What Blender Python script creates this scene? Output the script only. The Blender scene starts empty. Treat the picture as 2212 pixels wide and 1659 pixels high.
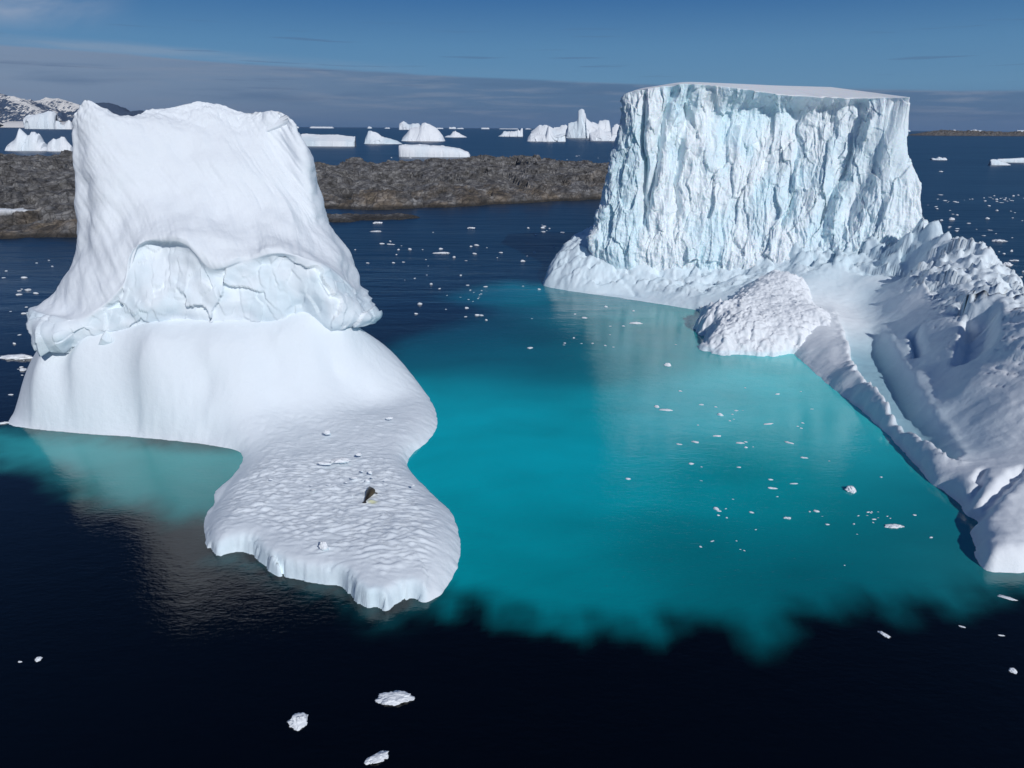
import bpy, bmesh, math, random
import numpy as np
from mathutils import Vector, Matrix, Euler
R = math.radians
C = bpy.context.scene.collection
scene = bpy.context.scene

# ------------------------------------------------------------------ camera
CAM_H = 30.0
PITCH, ROLL = R(20.57), R(0.37)
cam_d = bpy.data.cameras.new("camera"); cam = bpy.data.objects.new("camera", cam_d); C.objects.link(cam)
cam_d.sensor_width = 36; cam_d.lens = 24.0; cam_d.clip_start = .5; cam_d.clip_end = 200000
CM = (Matrix.Rotation(R(90) - PITCH, 3, 'X') @ Matrix.Rotation(ROLL, 3, 'Z'))
cam.matrix_world = Matrix.Translation((0, 0, CAM_H)) @ CM.to_4x4()
scene.camera = cam
# ------------------------------------------------------------------ sun + sky
SUN_EL, SUN_AZ = R(33), math.atan2(.44, -.90)      # azimuth: direction (sin, cos)
S = Vector((math.sin(SUN_AZ) * math.cos(SUN_EL), math.cos(SUN_AZ) * math.cos(SUN_EL), math.sin(SUN_EL)))
sd = bpy.data.lights.new("sun", 'SUN'); sd.energy = 2.75; sd.angle = R(.53); sd.color = (1, .985, .965)
so = bpy.data.objects.new("sun", sd); C.objects.link(so)
so.rotation_euler = S.to_track_quat('Z', 'Y').to_euler()
scene.view_settings.view_transform = 'Standard'; scene.view_settings.look = 'None'
scene.view_settings.exposure = 0.0; scene.view_settings.gamma = 1
scene.cycles.max_bounces = 5; scene.cycles.diffuse_bounces = 3; scene.cycles.glossy_bounces = 3
scene.cycles.use_denoising = True


class NT:
    """tiny node helper"""
    def __init__(s, tree): s.t = tree; s.n = tree.nodes; s.l = tree.links; s.n.clear()
    def add(s, kind, **kw):
        n = s.n.new(kind)
        for k, v in kw.items():
            if k == 'ins':
                for i, val in v.items():
                    if isinstance(val, bpy.types.NodeSocket): s.l.new(val, n.inputs[i])
                    else: n.inputs[i].default_value = val
            else: setattr(n, k, v)
        return n
    def math(s, op, a, b=None, c=None, clamp=False):
        ins = {0: a}
        if b is not None: ins[1] = b
        if c is not None: ins[2] = c
        return s.add('ShaderNodeMath', operation=op, use_clamp=clamp, ins=ins).outputs[0]
    def mix(s, f, a, b, blend='MIX'):
        n = s.n.new('ShaderNodeMix'); n.data_type = 'RGBA'; n.blend_type = blend
        for i, v in ((0, f), (6, a), (7, b)):
            if isinstance(v, bpy.types.NodeSocket): s.l.new(v, n.inputs[i])
            else: n.inputs[i].default_value = v if i == 0 else (tuple(v) + (1,))[:4]
        return n.outputs[2]
    def ramp(s, f, stops, interp='LINEAR'):
        n = s.n.new('ShaderNodeValToRGB'); n.color_ramp.interpolation = interp
        e = n.color_ramp.elements
        while len(e) < len(stops): e.new(.5)
        for el, (p, c) in zip(e, stops):
            el.position = p; el.color = (c, c, c, 1) if not hasattr(c, '__len__') else (tuple(c) + (1,))[:4]
        s.l.new(f, n.inputs[0]); return n.outputs[0]
    def sstep(s, x, a, b):
        n = s.add('ShaderNodeMapRange', interpolation_type='SMOOTHSTEP', ins={0: x, 1: a, 2: b, 3: 0., 4: 1.})
        return n.outputs[0]
    def noise(s, vec, scale, detail=4, rough=.5, dist=0.):
        return s.add('ShaderNodeTexNoise', ins={'Vector': vec, 'Scale': scale, 'Detail': detail, 'Roughness': rough, 'Distortion': dist}).outputs[0]
    def map(s, vec, scale=(1, 1, 1), rot=(0, 0, 0)):
        return s.add('ShaderNodeMapping', ins={'Vector': vec, 'Rotation': rot, 'Scale': scale}).outputs[0]


def make_world():
    w = bpy.data.worlds.new("World"); scene.world = w; w.use_nodes = True
    t = NT(w.node_tree)
    sky = t.add('ShaderNodeTexSky', sky_type='NISHITA', sun_disc=False, sun_elevation=SUN_EL, sun_rotation=SUN_AZ,
                altitude=2500, air_density=.9, dust_density=.15, ozone_density=4.0)
    tc = t.add('ShaderNodeTexCoord').outputs['Generated']
    sp = t.add('ShaderNodeSeparateXYZ', ins={0: tc})
    x, y, z = sp.outputs
    az = t.math('ARCTAN2', x, y)                        # 0 = +Y, positive to the right
    el = t.math('ARCSINE', z)
    cv = t.add('ShaderNodeCombineXYZ', ins={0: az, 1: el, 2: 0.}).outputs[0]
    base = t.mix(1.0, sky.outputs[0], (.36, .52, .68), 'MULTIPLY')
    grad = t.ramp(t.math('MULTIPLY', el, 3.), [(0., (.9, 1.8, 3.2)), (.16, (1.25, 2.75, 4.4)), (.30, (.95, 2.4, 4.2)), (.47, (.38, 1.45, 3.4)), (.8, (.14, .55, 1.7))])
    base = t.mix(t.math('MULTIPLY', t.math('SUBTRACT', 1., t.sstep(el, .12, .42)), .9), base, grad)
    # cloud bank along the horizon, higher at the left
    n1 = t.noise(t.map(cv, (1.2, 14, 1)), 3.0, 6, .55, .3)
    n2 = t.noise(t.map(cv, (3, 45, 1)), 2.2, 6, .6, .4)
    top = t.math('MULTIPLY_ADD', az, -.034, .062)
    top = t.math('ADD', top, t.math('MULTIPLY', t.math('SUBTRACT', n1, .5), .012))
    bank = t.math('SUBTRACT', 1., t.sstep(t.math('SUBTRACT', el, top), -.003, .001))
    lft = t.sstep(t.math('MULTIPLY', az, -1.), -.1, .75)
    bankc = t.mix(lft, (.88, 1.65, 2.9), (2.3, 2.95, 4.1))
    bankc = t.mix(t.math('MULTIPLY', t.sstep(n2, .46, .66), .7), bankc, (2.2, 2.7, 3.7))
    bankc = t.mix(t.math('MULTIPLY', t.sstep(t.math('SUBTRACT', 1., n1), .5, .68), .5), bankc, (.62, 1.2, 2.3))
    bankc = t.mix(t.sstep(t.math('MULTIPLY', el, -1.), -.022, .0), bankc, (.85, 1.6, 3.0))
    base = t.mix(t.math('MULTIPLY', bank, .85), base, bankc)
    # bright rim streaks above the bank on the left
    rim = t.math('MULTIPLY', t.sstep(t.math('SUBTRACT', el, top), -.004, .003), t.math('SUBTRACT', 1., t.sstep(t.math('SUBTRACT', el, top), .003, .016)))
    rim = t.math('MULTIPLY', rim, t.math('MULTIPLY', lft, t.sstep(n1, .35, .7)))
    base = t.mix(t.math('MULTIPLY', rim, .6), base, (3.4, 3.9, 4.8))
    # wispy cloud top left
    n3 = t.noise(t.map(cv, (1.0, 3.2, 1), (0, 0, R(-14))), 5.0, 7, .55, .6)
    m = t.math('MULTIPLY', t.sstep(t.math('MULTIPLY', az, -1.), .44, .58), t.math('MULTIPLY', t.sstep(el, .09, .125), t.math('SUBTRACT', 1., t.sstep(el, .145, .19))))
    base = t.mix(t.math('MULTIPLY', t.math('MULTIPLY', m, t.sstep(n3, .33, .6)), .8), base, (3.6, 4.2, 5.4))
    # thin dark lenticular lines
    n4 = t.noise(t.map(cv, (1.6, 60, 1)), 3.0, 4, .5, .1)
    m4 = t.math('MULTIPLY', t.sstep(n4, .62, .68), t.math('MULTIPLY', t.sstep(el, .03, .05), t.math('SUBTRACT', 1., t.sstep(el, .10, .14))))
    base = t.mix(t.math('MULTIPLY', m4, .35), base, (.75, 1.3, 2.4))
    bg = t.add('ShaderNodeBackground', ins={0: base, 1: .1})
    t.add('ShaderNodeOutputWorld', ins={0: bg.outputs[0]})
make_world()

# ------------------------------------------------------------------ picture helpers: full-view pixels (2212 x 1659) to places
RM = np.array(CM)
def ray(px, py):
    v = np.array([(px - 1106) / 1475., (829.5 - py) / 1475., -1.])
    return RM @ v
def W(px, py, Y):
    d = ray(px, py); t = Y / d[1]; return np.array([d[0] * t, Y, CAM_H + d[2] * t])
def H(px, py, z=0.):
    d = ray(px, py); t = (z - CAM_H) / d[2]; return np.array([d[0] * t, d[1] * t, z])

# ------------------------------------------------------------------ numeric noise
rs = np.random.RandomState(7)
PERM = rs.permutation(256); PERM = np.concatenate([PERM, PERM, PERM])
GR = rs.normal(size=(256, 3)); GR /= np.linalg.norm(GR, axis=1)[:, None]
RV = rs.rand(256, 4)
def hsh(i, j, k): return PERM[PERM[PERM[i & 255] + (j & 255)] + (k & 255)]
def pn(P):
    P = np.asarray(P, float); I = np.floor(P).astype(int); F = P - I
    u = F * F * F * (F * (F * 6 - 15) + 10); out = 0
    for dx in (0, 1):
        for dy in (0, 1):
            for dz in (0, 1):
                g = GR[hsh(I[:, 0] + dx, I[:, 1] + dy, I[:, 2] + dz)]
                d = F - np.array([dx, dy, dz])
                w = (u[:, 0] if dx else 1 - u[:, 0]) * (u[:, 1] if dy else 1 - u[:, 1]) * (u[:, 2] if dz else 1 - u[:, 2])
                out = out + w * (g * d).sum(1)
    return out * 1.5
def fbm(P, o=4, g=.5, l=2.03):
    P = np.asarray(P, float); s = 0; a = 1
    for i in range(o): s = s + a * pn(P + 13.7 * i); P = P * l; a *= g
    return s
def ridge(P, o=4, g=.5, l=2.1):
    P = np.asarray(P, float); s = 0; a = 1; n = 0
    for i in range(o): s = s + a * (1 - np.abs(pn(P + 7.3 * i)) * 2); n += a; P = P * l; a *= g
    return s / n
def facets(P):
    """per-cell tilted planes: broken-ice faces"""
    P = np.asarray(P, float); I = np.floor(P).astype(int); F = P - I
    best = np.full(len(P), 9.); sec = np.full(len(P), 9.); val = np.zeros(len(P))
    for dx in (-1, 0, 1):
        for dy in (-1, 0, 1):
            for dz in (-1, 0, 1):
                h = hsh(I[:, 0] + dx, I[:, 1] + dy, I[:, 2] + dz)
                c = RV[h][:, :3] + np.array([dx, dy, dz]); v = F - c
                d = (v * v).sum(1)
                pl = (GR[h] * v).sum(1) + RV[h, 3] - .5
                m = d < best
                sec = np.where(m, best, np.minimum(sec, d)); val = np.where(m, pl, val); best = np.where(m, d, best)
    return val, np.sqrt(sec) - np.sqrt(best)
def ss(x, a, b):
    t = np.clip((x - a) / (b - a), 0, 1); return t * t * (3 - 2 * t)

def tps(pts, lam=1e-3):
    """thin plate surface through (x,y,z) points"""
    p = np.array(pts, float); x = p[:, :2]; n = len(x)
    def K(a, b):
        r2 = ((a[:, None] - b[None]) ** 2).sum(2); return .5 * r2 * np.log(r2 + 1e-9)
    A = np.zeros((n + 3, n + 3)); A[:n, :n] = K(x, x) + lam * n * np.eye(n)
    A[:n, n] = 1; A[:n, n + 1:] = x; A[n, :n] = 1; A[n + 1:, :n] = x.T
    b = np.zeros(n + 3); b[:n] = p[:, 2]
    c = np.linalg.solve(A, b)
    def f(q):
        o = np.zeros(len(q))
        for i in range(0, len(q), 20000):
            qq = q[i:i + 20000]
            o[i:i + 20000] = K(qq, x) @ c[:n] + c[n] + qq @ c[n + 1:]
        return o
    return f
def poly_sd(q, poly, vals=None):
    """signed distance (inside positive) and the value carried along the outline"""
    poly = np.array(poly, float); n = len(poly)
    best = np.full(len(q), 1e18); inside = np.zeros(len(q), bool); vv = np.zeros(len(q))
    for i in range(n):
        a = poly[i]; b = poly[(i + 1) % n]; ab = b - a
        t = np.clip(((q - a) @ ab) / (ab @ ab + 1e-12), 0, 1)
        d = ((q - a - t[:, None] * ab) ** 2).sum(1)
        m = d < best; best = np.where(m, d, best)
        if vals is not None: vv = np.where(m, vals[i] + (vals[(i + 1) % n] - vals[i]) * t, vv)
        c = ((a[1] > q[:, 1]) != (b[1] > q[:, 1]))
        with np.errstate(divide='ignore', invalid='ignore'):
            xi = (b[0] - a[0]) * (q[:, 1] - a[1]) / (b[1] - a[1]) + a[0]
        inside ^= c & (q[:, 0] < xi)
    d = np.sqrt(best); return np.where(inside, d, -d), vv
def line_d(q, line):
    """distance to an open polyline, side sign and position along it"""
    line = np.array(line, float)[:, :2]; best = np.full(len(q), 1e18); sg = np.ones(len(q)); tt = np.zeros(len(q)); n = len(line) - 1
    for i in range(n):
        a = line[i]; ab = line[i + 1] - a
        t = np.clip(((q - a) @ ab) / (ab @ ab), 0, 1); v = q - a - t[:, None] * ab; d = (v ** 2).sum(1)
        m = d < best; best = np.where(m, d, best)
        sg = np.where(m, np.sign(ab[0] * v[:, 1] - ab[1] * v[:, 0]), sg); tt = np.where(m, (i + t) / n, tt)
    return np.sqrt(best), sg, tt
def smooth_poly(pts, n=6):
    """Catmull-Rom through a closed outline; each point may carry extra columns"""
    p = np.array(pts, float); m = len(p); out = []
    for i in range(m):
        a, b, c, d = p[i - 1], p[i], p[(i + 1) % m], p[(i + 2) % m]
        for k in range(n):
            t = k / n
            out.append(.5 * (2 * b + (c - a) * t + (2 * a - 5 * b + 4 * c - d) * t * t + (3 * b - 3 * c + d - a) * t ** 3))
    return np.array(out)

# ------------------------------------------------------------------ mesh helpers
def mesh_np(name, V, F, mat, parent=None, smooth=True, attrs=None):
    me = bpy.data.meshes.new(name)
    V = np.asarray(V, np.float32); F = np.asarray(F, np.int32); k = F.shape[1]
    me.vertices.add(len(V)); me.vertices.foreach_set('co', V.ravel())
    me.loops.add(F.size); me.loops.foreach_set('vertex_index', F.ravel())
    me.polygons.add(len(F)); me.polygons.foreach_set('loop_start', np.arange(0, F.size, k, dtype=np.int32))
    me.update(calc_edges=True)
    me.polygons.foreach_set('use_smooth', np.full(len(F), smooth, bool))
    for an, av in (attrs or {}).items():
        av = np.asarray(av, np.float32)
        if av.ndim == 1:
            a = me.attributes.new(an, 'FLOAT', 'POINT'); a.data.foreach_set('value', av)
        else:
            a = me.attributes.new(an, 'FLOAT_COLOR', 'POINT')
            a.data.foreach_set('color', np.hstack([av, np.ones((len(av), 1), np.float32)]).ravel())
    me.materials.append(mat)
    o = bpy.data.objects.new(name, me); C.objects.link(o)
    if parent: o.parent = parent
    return o
def grid_faces(nu, nv, wrap=False):
    i, j = np.meshgrid(np.arange(nu if wrap else nu - 1), np.arange(nv - 1), indexing='ij')
    i = i.ravel(); j = j.ravel(); i2 = (i + 1) % nu
    return np.stack([i * nv + j, i2 * nv + j, i2 * nv + j + 1, i * nv + j + 1], 1)
def tag(o, label=None, cat=None, group=None, kind=None):
    if label: o['label'] = label
    if cat: o['category'] = cat
    if group: o['group'] = group
    if kind: o['kind'] = kind
    return o
def empty(name, loc=(0, 0, 0)):
    o = bpy.data.objects.new(name, None); C.objects.link(o); o.location = loc; o.empty_display_size = .5; return o
def compact(V, F, attrs):
    used = np.zeros(len(V), bool); used[F.ravel()] = True
    idx = np.cumsum(used) - 1
    return V[used], idx[F], {k: v[used] for k, v in attrs.items()}
def normals(V, F):
    n = np.zeros_like(V); a, b, c, d = (V[F[:, i]] for i in range(4))
    f = np.cross(c - a, d - b)
    for i in range(4): np.add.at(n, F[:, i], f)
    return n / (np.linalg.norm(n, axis=1)[:, None] + 1e-12)

def hfield(x0, x1, y0, y1, res, zfun, drop=-1.45, ys=None):
    xs = np.arange(x0, x1 + res, res); ys = np.arange(y0, y1 + res, res) if ys is None else ys
    X, Y = np.meshgrid(xs, ys, indexing='ij'); q = np.stack([X.ravel(), Y.ravel()], 1)
    z, at = zfun(q)
    F = grid_faces(len(xs), len(ys)); F = F[(z[F] > drop).any(1)]
    V = np.column_stack([q, z]); return compact(V, F, at)

# ------------------------------------------------------------------ materials
def new_mat(name):
    m = bpy.data.materials.new(name); m.use_nodes = True; return m, NT(m.node_tree)

def ice_material(name, snow=(.84, .87, .90), ice=(.60, .78, .86), bump=.30, scale=1.0, stain=False, sss=0.):
    m, t = new_mat(name)
    pos = t.add('ShaderNodeNewGeometry').outputs['Position']
    a = t.add('ShaderNodeAttribute', attribute_name='bare').outputs['Fac']
    n = t.noise(pos, .35 * scale, 5, .6)
    f = t.math('MULTIPLY', a, t.math('ADD', .55, t.math('MULTIPLY', n, .9)), clamp=True)
    col = t.mix(f, snow, ice)
    n2 = t.noise(pos, 1.7 * scale, 4, .6)
    col = t.mix(t.math('MULTIPLY', t.sstep(n2, .45, .75), .18), col, (.74, .80, .87))
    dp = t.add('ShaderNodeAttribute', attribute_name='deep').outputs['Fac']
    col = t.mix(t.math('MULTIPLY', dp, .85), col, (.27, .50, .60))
    if stain:
        sa = t.add('ShaderNodeAttribute', attribute_name='stain').outputs['Fac']
        col = t.mix(sa, col, (.62, .60, .12))
    h1 = t.noise(pos, 1.3 * scale, 8, .62); h2 = t.noise(pos, 7. * scale, 5, .65)
    hh = t.math('ADD', t.math('MULTIPLY', h1, .7), t.math('MULTIPLY', h2, .12))
    b = t.add('ShaderNodeBump', ins={'Strength': bump, 'Distance': .35, 'Height': hh})
    p = t.add('ShaderNodeBsdfPrincipled', ins={'Base Color': col, 'Roughness': t.math('MULTIPLY_ADD', f, -.25, .75), 'Normal': b.outputs[0]})
    p.inputs['Specular IOR Level'].default_value = .25
    if sss:
        p.inputs['Subsurface Weight'].default_value = sss
        p.inputs['Subsurface Radius'].default_value = (.25, .6, 1.0); p.inputs['Subsurface Scale'].default_value = 1.2
    t.add('ShaderNodeOutputMaterial', ins={0: p.outputs[0]})
    return m
M_SNOW = ice_material('snow_ice', snow=(.80, .845, .885), stain=True)
M_CLIFF = ice_material('cliff_ice', bump=.22, snow=(.87, .90, .92), ice=(.66, .83, .90), sss=.12)
M_ARM = ice_material('arm_snow', snow=(.87, .90, .93), ice=(.68, .82, .89))
M_TOWER = ice_material('tower_snow', bump=.26, snow=(.81, .85, .89), ice=(.66, .80, .87))
M_FAR = ice_material('far_ice', bump=.5, scale=.12, ice=(.62, .78, .86))
M_BRASH = ice_material('brash_ice', scale=2.5, bump=.3, ice=(.55, .80, .88))

# ------------------------------------------------------------------ water
def turq_nodes(): pass
SHELF = [(0, 925), (40, 925), (200, 935), (500, 960), (700, 900), (800, 780), (850, 735), (950, 705), (1040, 672), (950, 645), (1020, 622), (1100, 606), (1180, 612), (1300, 600),
         (1700, 640), (2000, 800), (2300, 1000), (2420, 1150), (2400, 1270), (2212, 1275), (2160, 1290), (2120, 1285), (2080, 1322), (1985, 1300), (1940, 1335), (1870, 1305),
         (1800, 1330), (1740, 1330), (1700, 1375), (1640, 1400), (1560, 1350), (1470, 1345), (1420, 1380), (1360, 1375), (1310, 1345), (1250, 1370), (1200, 1352),
         (1150, 1352), (1110, 1325), (1070, 1335), (1040, 1300), (1000, 1302), (960, 1322), (935, 1310), (900, 1240), (700, 1180), (520, 1160), (440, 1120), (380, 1130), (300, 1100), (200, 1090),
         (140, 1060), (90, 1020), (0, 1010), (-60, 960)]
TURQ = [  # (px, py, colour) albedo of the milky water over the submerged ice, some tower shade painted in
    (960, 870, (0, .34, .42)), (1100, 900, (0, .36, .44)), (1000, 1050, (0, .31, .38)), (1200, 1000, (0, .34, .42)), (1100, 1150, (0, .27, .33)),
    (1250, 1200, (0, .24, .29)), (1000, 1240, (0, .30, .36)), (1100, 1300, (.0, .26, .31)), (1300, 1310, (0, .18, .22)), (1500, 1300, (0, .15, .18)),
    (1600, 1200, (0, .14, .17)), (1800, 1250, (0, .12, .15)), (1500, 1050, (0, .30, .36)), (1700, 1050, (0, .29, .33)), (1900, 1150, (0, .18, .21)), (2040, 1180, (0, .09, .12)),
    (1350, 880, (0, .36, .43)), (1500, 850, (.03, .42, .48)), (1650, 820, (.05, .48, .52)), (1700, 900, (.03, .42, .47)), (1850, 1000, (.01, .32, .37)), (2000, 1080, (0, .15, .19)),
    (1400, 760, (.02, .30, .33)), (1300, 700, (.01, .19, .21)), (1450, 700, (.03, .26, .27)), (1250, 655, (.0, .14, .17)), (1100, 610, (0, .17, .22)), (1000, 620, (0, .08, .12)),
    (1150, 700, (0, .05, .07)), (1000, 720, (0, .045, .07)), (900, 760, (0, .09, .13)), (1000, 770, (0, .11, .15)), (1100, 770, (0, .10, .14)), (1250, 780, (0, .12, .15)), (1380, 730, (0, .13, .16)), (1320, 790, (0, .17, .20)), (1150, 800, (0, .12, .16)), (850, 700, (0, .05, .08)), (1050, 830, (0, .25, .31)), (1200, 730, (0, .08, .10)),  # mostly dark teal, painted for the left tower's shadow on the water
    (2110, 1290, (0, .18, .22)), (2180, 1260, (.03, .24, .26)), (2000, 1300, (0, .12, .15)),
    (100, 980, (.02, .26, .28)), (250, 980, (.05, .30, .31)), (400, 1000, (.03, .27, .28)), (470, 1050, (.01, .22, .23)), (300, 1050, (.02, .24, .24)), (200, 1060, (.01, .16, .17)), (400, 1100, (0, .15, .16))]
DEEP = (.0, .0001, .0004)
def build_water():
    sm = [H(x, y)[:2] for x, y in SHELF]; poly = smooth_poly(sm, 5)
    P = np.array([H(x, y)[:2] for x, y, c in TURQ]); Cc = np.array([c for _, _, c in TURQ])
    # near sheet: dense grid that carries the colour; far ring joined to it
    xs = np.concatenate([[-45000, -6000, -900, -240], np.arange(-90, 110.1, .5), [300, 900, 6000, 45000]])
    ys = np.concatenate([[-3000, -200, -20], np.arange(14, 165.1, .5), [260, 500, 1200, 6000, 45000]])
    X, Y = np.meshgrid(xs, ys, indexing='ij'); q = np.stack([X.ravel(), Y.ravel()], 1)
    col = np.zeros((len(q), 3)); m = (np.abs(q[:, 0]) < 115) & (q[:, 1] > 10) & (q[:, 1] < 170)
    qq = q[m]
    wob = np.column_stack([qq, np.zeros(len(qq))])
    d, _ = poly_sd(qq + .9 * np.column_stack([fbm(wob * .35, 3), fbm(wob * .35 + 50, 3)]), poly)
    # colour by smooth weights; distances weigh more sideways than in depth far out
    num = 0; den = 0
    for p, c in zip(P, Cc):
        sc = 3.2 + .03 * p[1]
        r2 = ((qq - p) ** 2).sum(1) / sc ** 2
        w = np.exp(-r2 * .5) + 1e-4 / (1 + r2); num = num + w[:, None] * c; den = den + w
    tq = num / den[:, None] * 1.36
    w2 = wob + 3 * np.column_stack([fbm(wob * .06, 2), fbm(wob * .06 + 7, 2), wob[:, 2]])
    tq = tq * (1 + .17 * fbm(w2 * np.array([.07, .13, 1]), 5))[:, None]
    tq = tq * np.array([1, 1.01, .95])
    soft = 1.3 + .035 * qq[:, 1]
    f = ss(d, -.6 * soft, 1.1 * soft)[:, None]
    # a pale halo of sunken ice under the floe front
    halo = [H(*p)[:2] for p in ((470, 1205), (560, 1225), (650, 1262), (750, 1290), (830, 1345), (900, 1320), (960, 1290))]
    hd, _, _ = line_d(qq, halo)
    hf = (np.exp(-(hd / 1.1) ** 2) * np.clip(.6 + 1.1 * fbm(wob * .7 + 9, 3), 0, 1))[:, None] * .75
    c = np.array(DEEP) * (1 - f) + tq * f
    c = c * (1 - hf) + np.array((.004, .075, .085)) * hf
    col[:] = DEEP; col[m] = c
    # sea far out
    m_, t = new_mat('sea_water')
    pos = t.add('ShaderNodeNewGeometry').outputs['Position']
    vc = t.add('ShaderNodeAttribute', attribute_name='depth_shade_colour').outputs['Color']
    # open sea body colour
    sp = t.add('ShaderNodeSeparateXYZ', ins={0: pos})
    far = t.sstep(sp.outputs[1], 75., 190.)
    vc = t.mix(1.0, vc, t.mix(far, (0, 0, 0), (.0008, .026, .062)), 'ADD')
    nA = t.noise(t.map(pos, (.9, 1.5, 1)), .55, 3, .55); nB = t.noise(t.map(pos, (1.5, 3.2, 1)), 1.1, 4, .6)
    nC = t.noise(t.map(pos, (.25, 1.0, 1), (0, 0, R(8))), .14, 4, .6)
    patch = t.noise(t.map(pos, (.35, 1., 1)), .035, 3, .5)
    am = t.math('MULTIPLY_ADD', t.sstep(patch, .35, .65), .9, .35)
    hh = t.math('ADD', t.math('MULTIPLY', nA, .065), t.math('MULTIPLY', nB, .04))
    hh = t.math('MULTIPLY', hh, am); hh = t.math('ADD', hh, t.math('MULTIPLY', t.math('MULTIPLY', nC, far), 1.3))
    b = t.add('ShaderNodeBump', ins={'Strength': 1., 'Distance': .55, 'Height': hh})
    rough = t.math('ADD', t.math('MULTIPLY_ADD', far, .22, .04), t.math('MULTIPLY', far, t.math('MULTIPLY', t.noise(t.map(pos, (.25, 1, 1)), .02, 4, .6), .12)))
    p = t.add('ShaderNodeBsdfPrincipled', ins={'Base Color': vc, 'Roughness': rough, 'IOR': 1.36, 'Specular IOR Level': .9, 'Normal': b.outputs[0]})
    t.add('ShaderNodeOutputMaterial', ins={0: p.outputs[0]})
    V = np.column_stack([q, np.zeros(len(q))])
    o = mesh_np('water', V, grid_faces(len(xs), len(ys)), m_, attrs={'depth_shade_colour': col}); tag(o, kind='structure')
    o['label'] = 'calm sea, turquoise over submerged ice and near black in front'
build_water()

# ------------------------------------------------------------------ lofted towers
def catrom(rows, n):
    """rows: (k, ...) control values; n samples, centripetal-free Catmull-Rom with end clamp"""
    k = len(rows); t = np.linspace(0, k - 1, n); i = np.minimum(t.astype(int), k - 2); f = (t - i).reshape((-1,) + (1,) * (rows.ndim - 1))
    g = lambda j: rows[np.clip(j, 0, k - 1)]
    a, b, c, d = g(i - 1), g(i), g(i + 1), g(i + 2)
    return .5 * (2 * b + (c - a) * f + (2 * a - 5 * b + 4 * c - d) * f * f + (3 * b - 3 * c + d - a) * f ** 3)
def tower(rows, yback, nvis, nback, nrow, sag=0.):
    """rows bottom->top, each (ncol,3) world points of the visible side; the hidden side is closed behind"""
    rows = [np.array(r) for r in rows]
    full = []
    for r in rows:
        a, b = r[-1], r[0]; k = 6; arc = []
        for j in range(1, k + 1):
            th = math.pi * j / (k + 1); s = (1 - math.cos(th)) / 2
            p = a * (1 - s) + b * s; p[1] = (a[1] * (1 - s) + b[1] * s) + (yback - max(a[1], b[1])) * math.sin(th) ** .6; p[2] -= sag * math.sin(th)
            arc.append(p)
        full.append(np.vstack([r, arc]))
    ctrl = np.array(full)                                  # rows x cols x 3
    nc = ctrl.shape[1]; nv = rows[0].shape[0]
    cyc = np.concatenate([ctrl[:, -1:], ctrl, ctrl[:, :2]], 1).transpose(1, 0, 2)
    # sample columns: dense where visible
    tv = np.linspace(0, nv - 1, nvis, endpoint=False); tb = np.linspace(nv - 1, nc, nback, endpoint=False)
    t = np.concatenate([tv, tb]); i = t.astype(int); f = (t - i)[:, None, None]
    a, b, c, d = cyc[i], cyc[i + 1], cyc[i + 2], cyc[np.minimum(i + 3, len(cyc) - 1)]
    cols = .5 * (2 * b + (c - a) * f + (2 * a - 5 * b + 4 * c - d) * f * f + (3 * b - 3 * c + d - a) * f ** 3)   # N x rows x 3
    g = catrom(cols.transpose(1, 0, 2), nrow)               # nrow x N x 3
    return g, t / nc
def close_top(g, n=10, drop=1.5):
    top = g[-1]; c = top.mean(0); c[2] = top[:, 2].mean() - drop
    extra = [top * (1 - s) + c * s for s in np.linspace(0, 1, n + 1)[1:] ** .8]
    return np.concatenate([g, np.array(extra)], 0)

def Z1(x, y): return (x * .3767, y * .3767 + 189.4)
def Z3(x, y): return (x * .4863 + 1136, y * .4863 + 151.5)
def rowof(f, pts, Ys): return [W(*f(x, y), Y) for (x, y), Y in zip(pts, Ys)]

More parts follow.
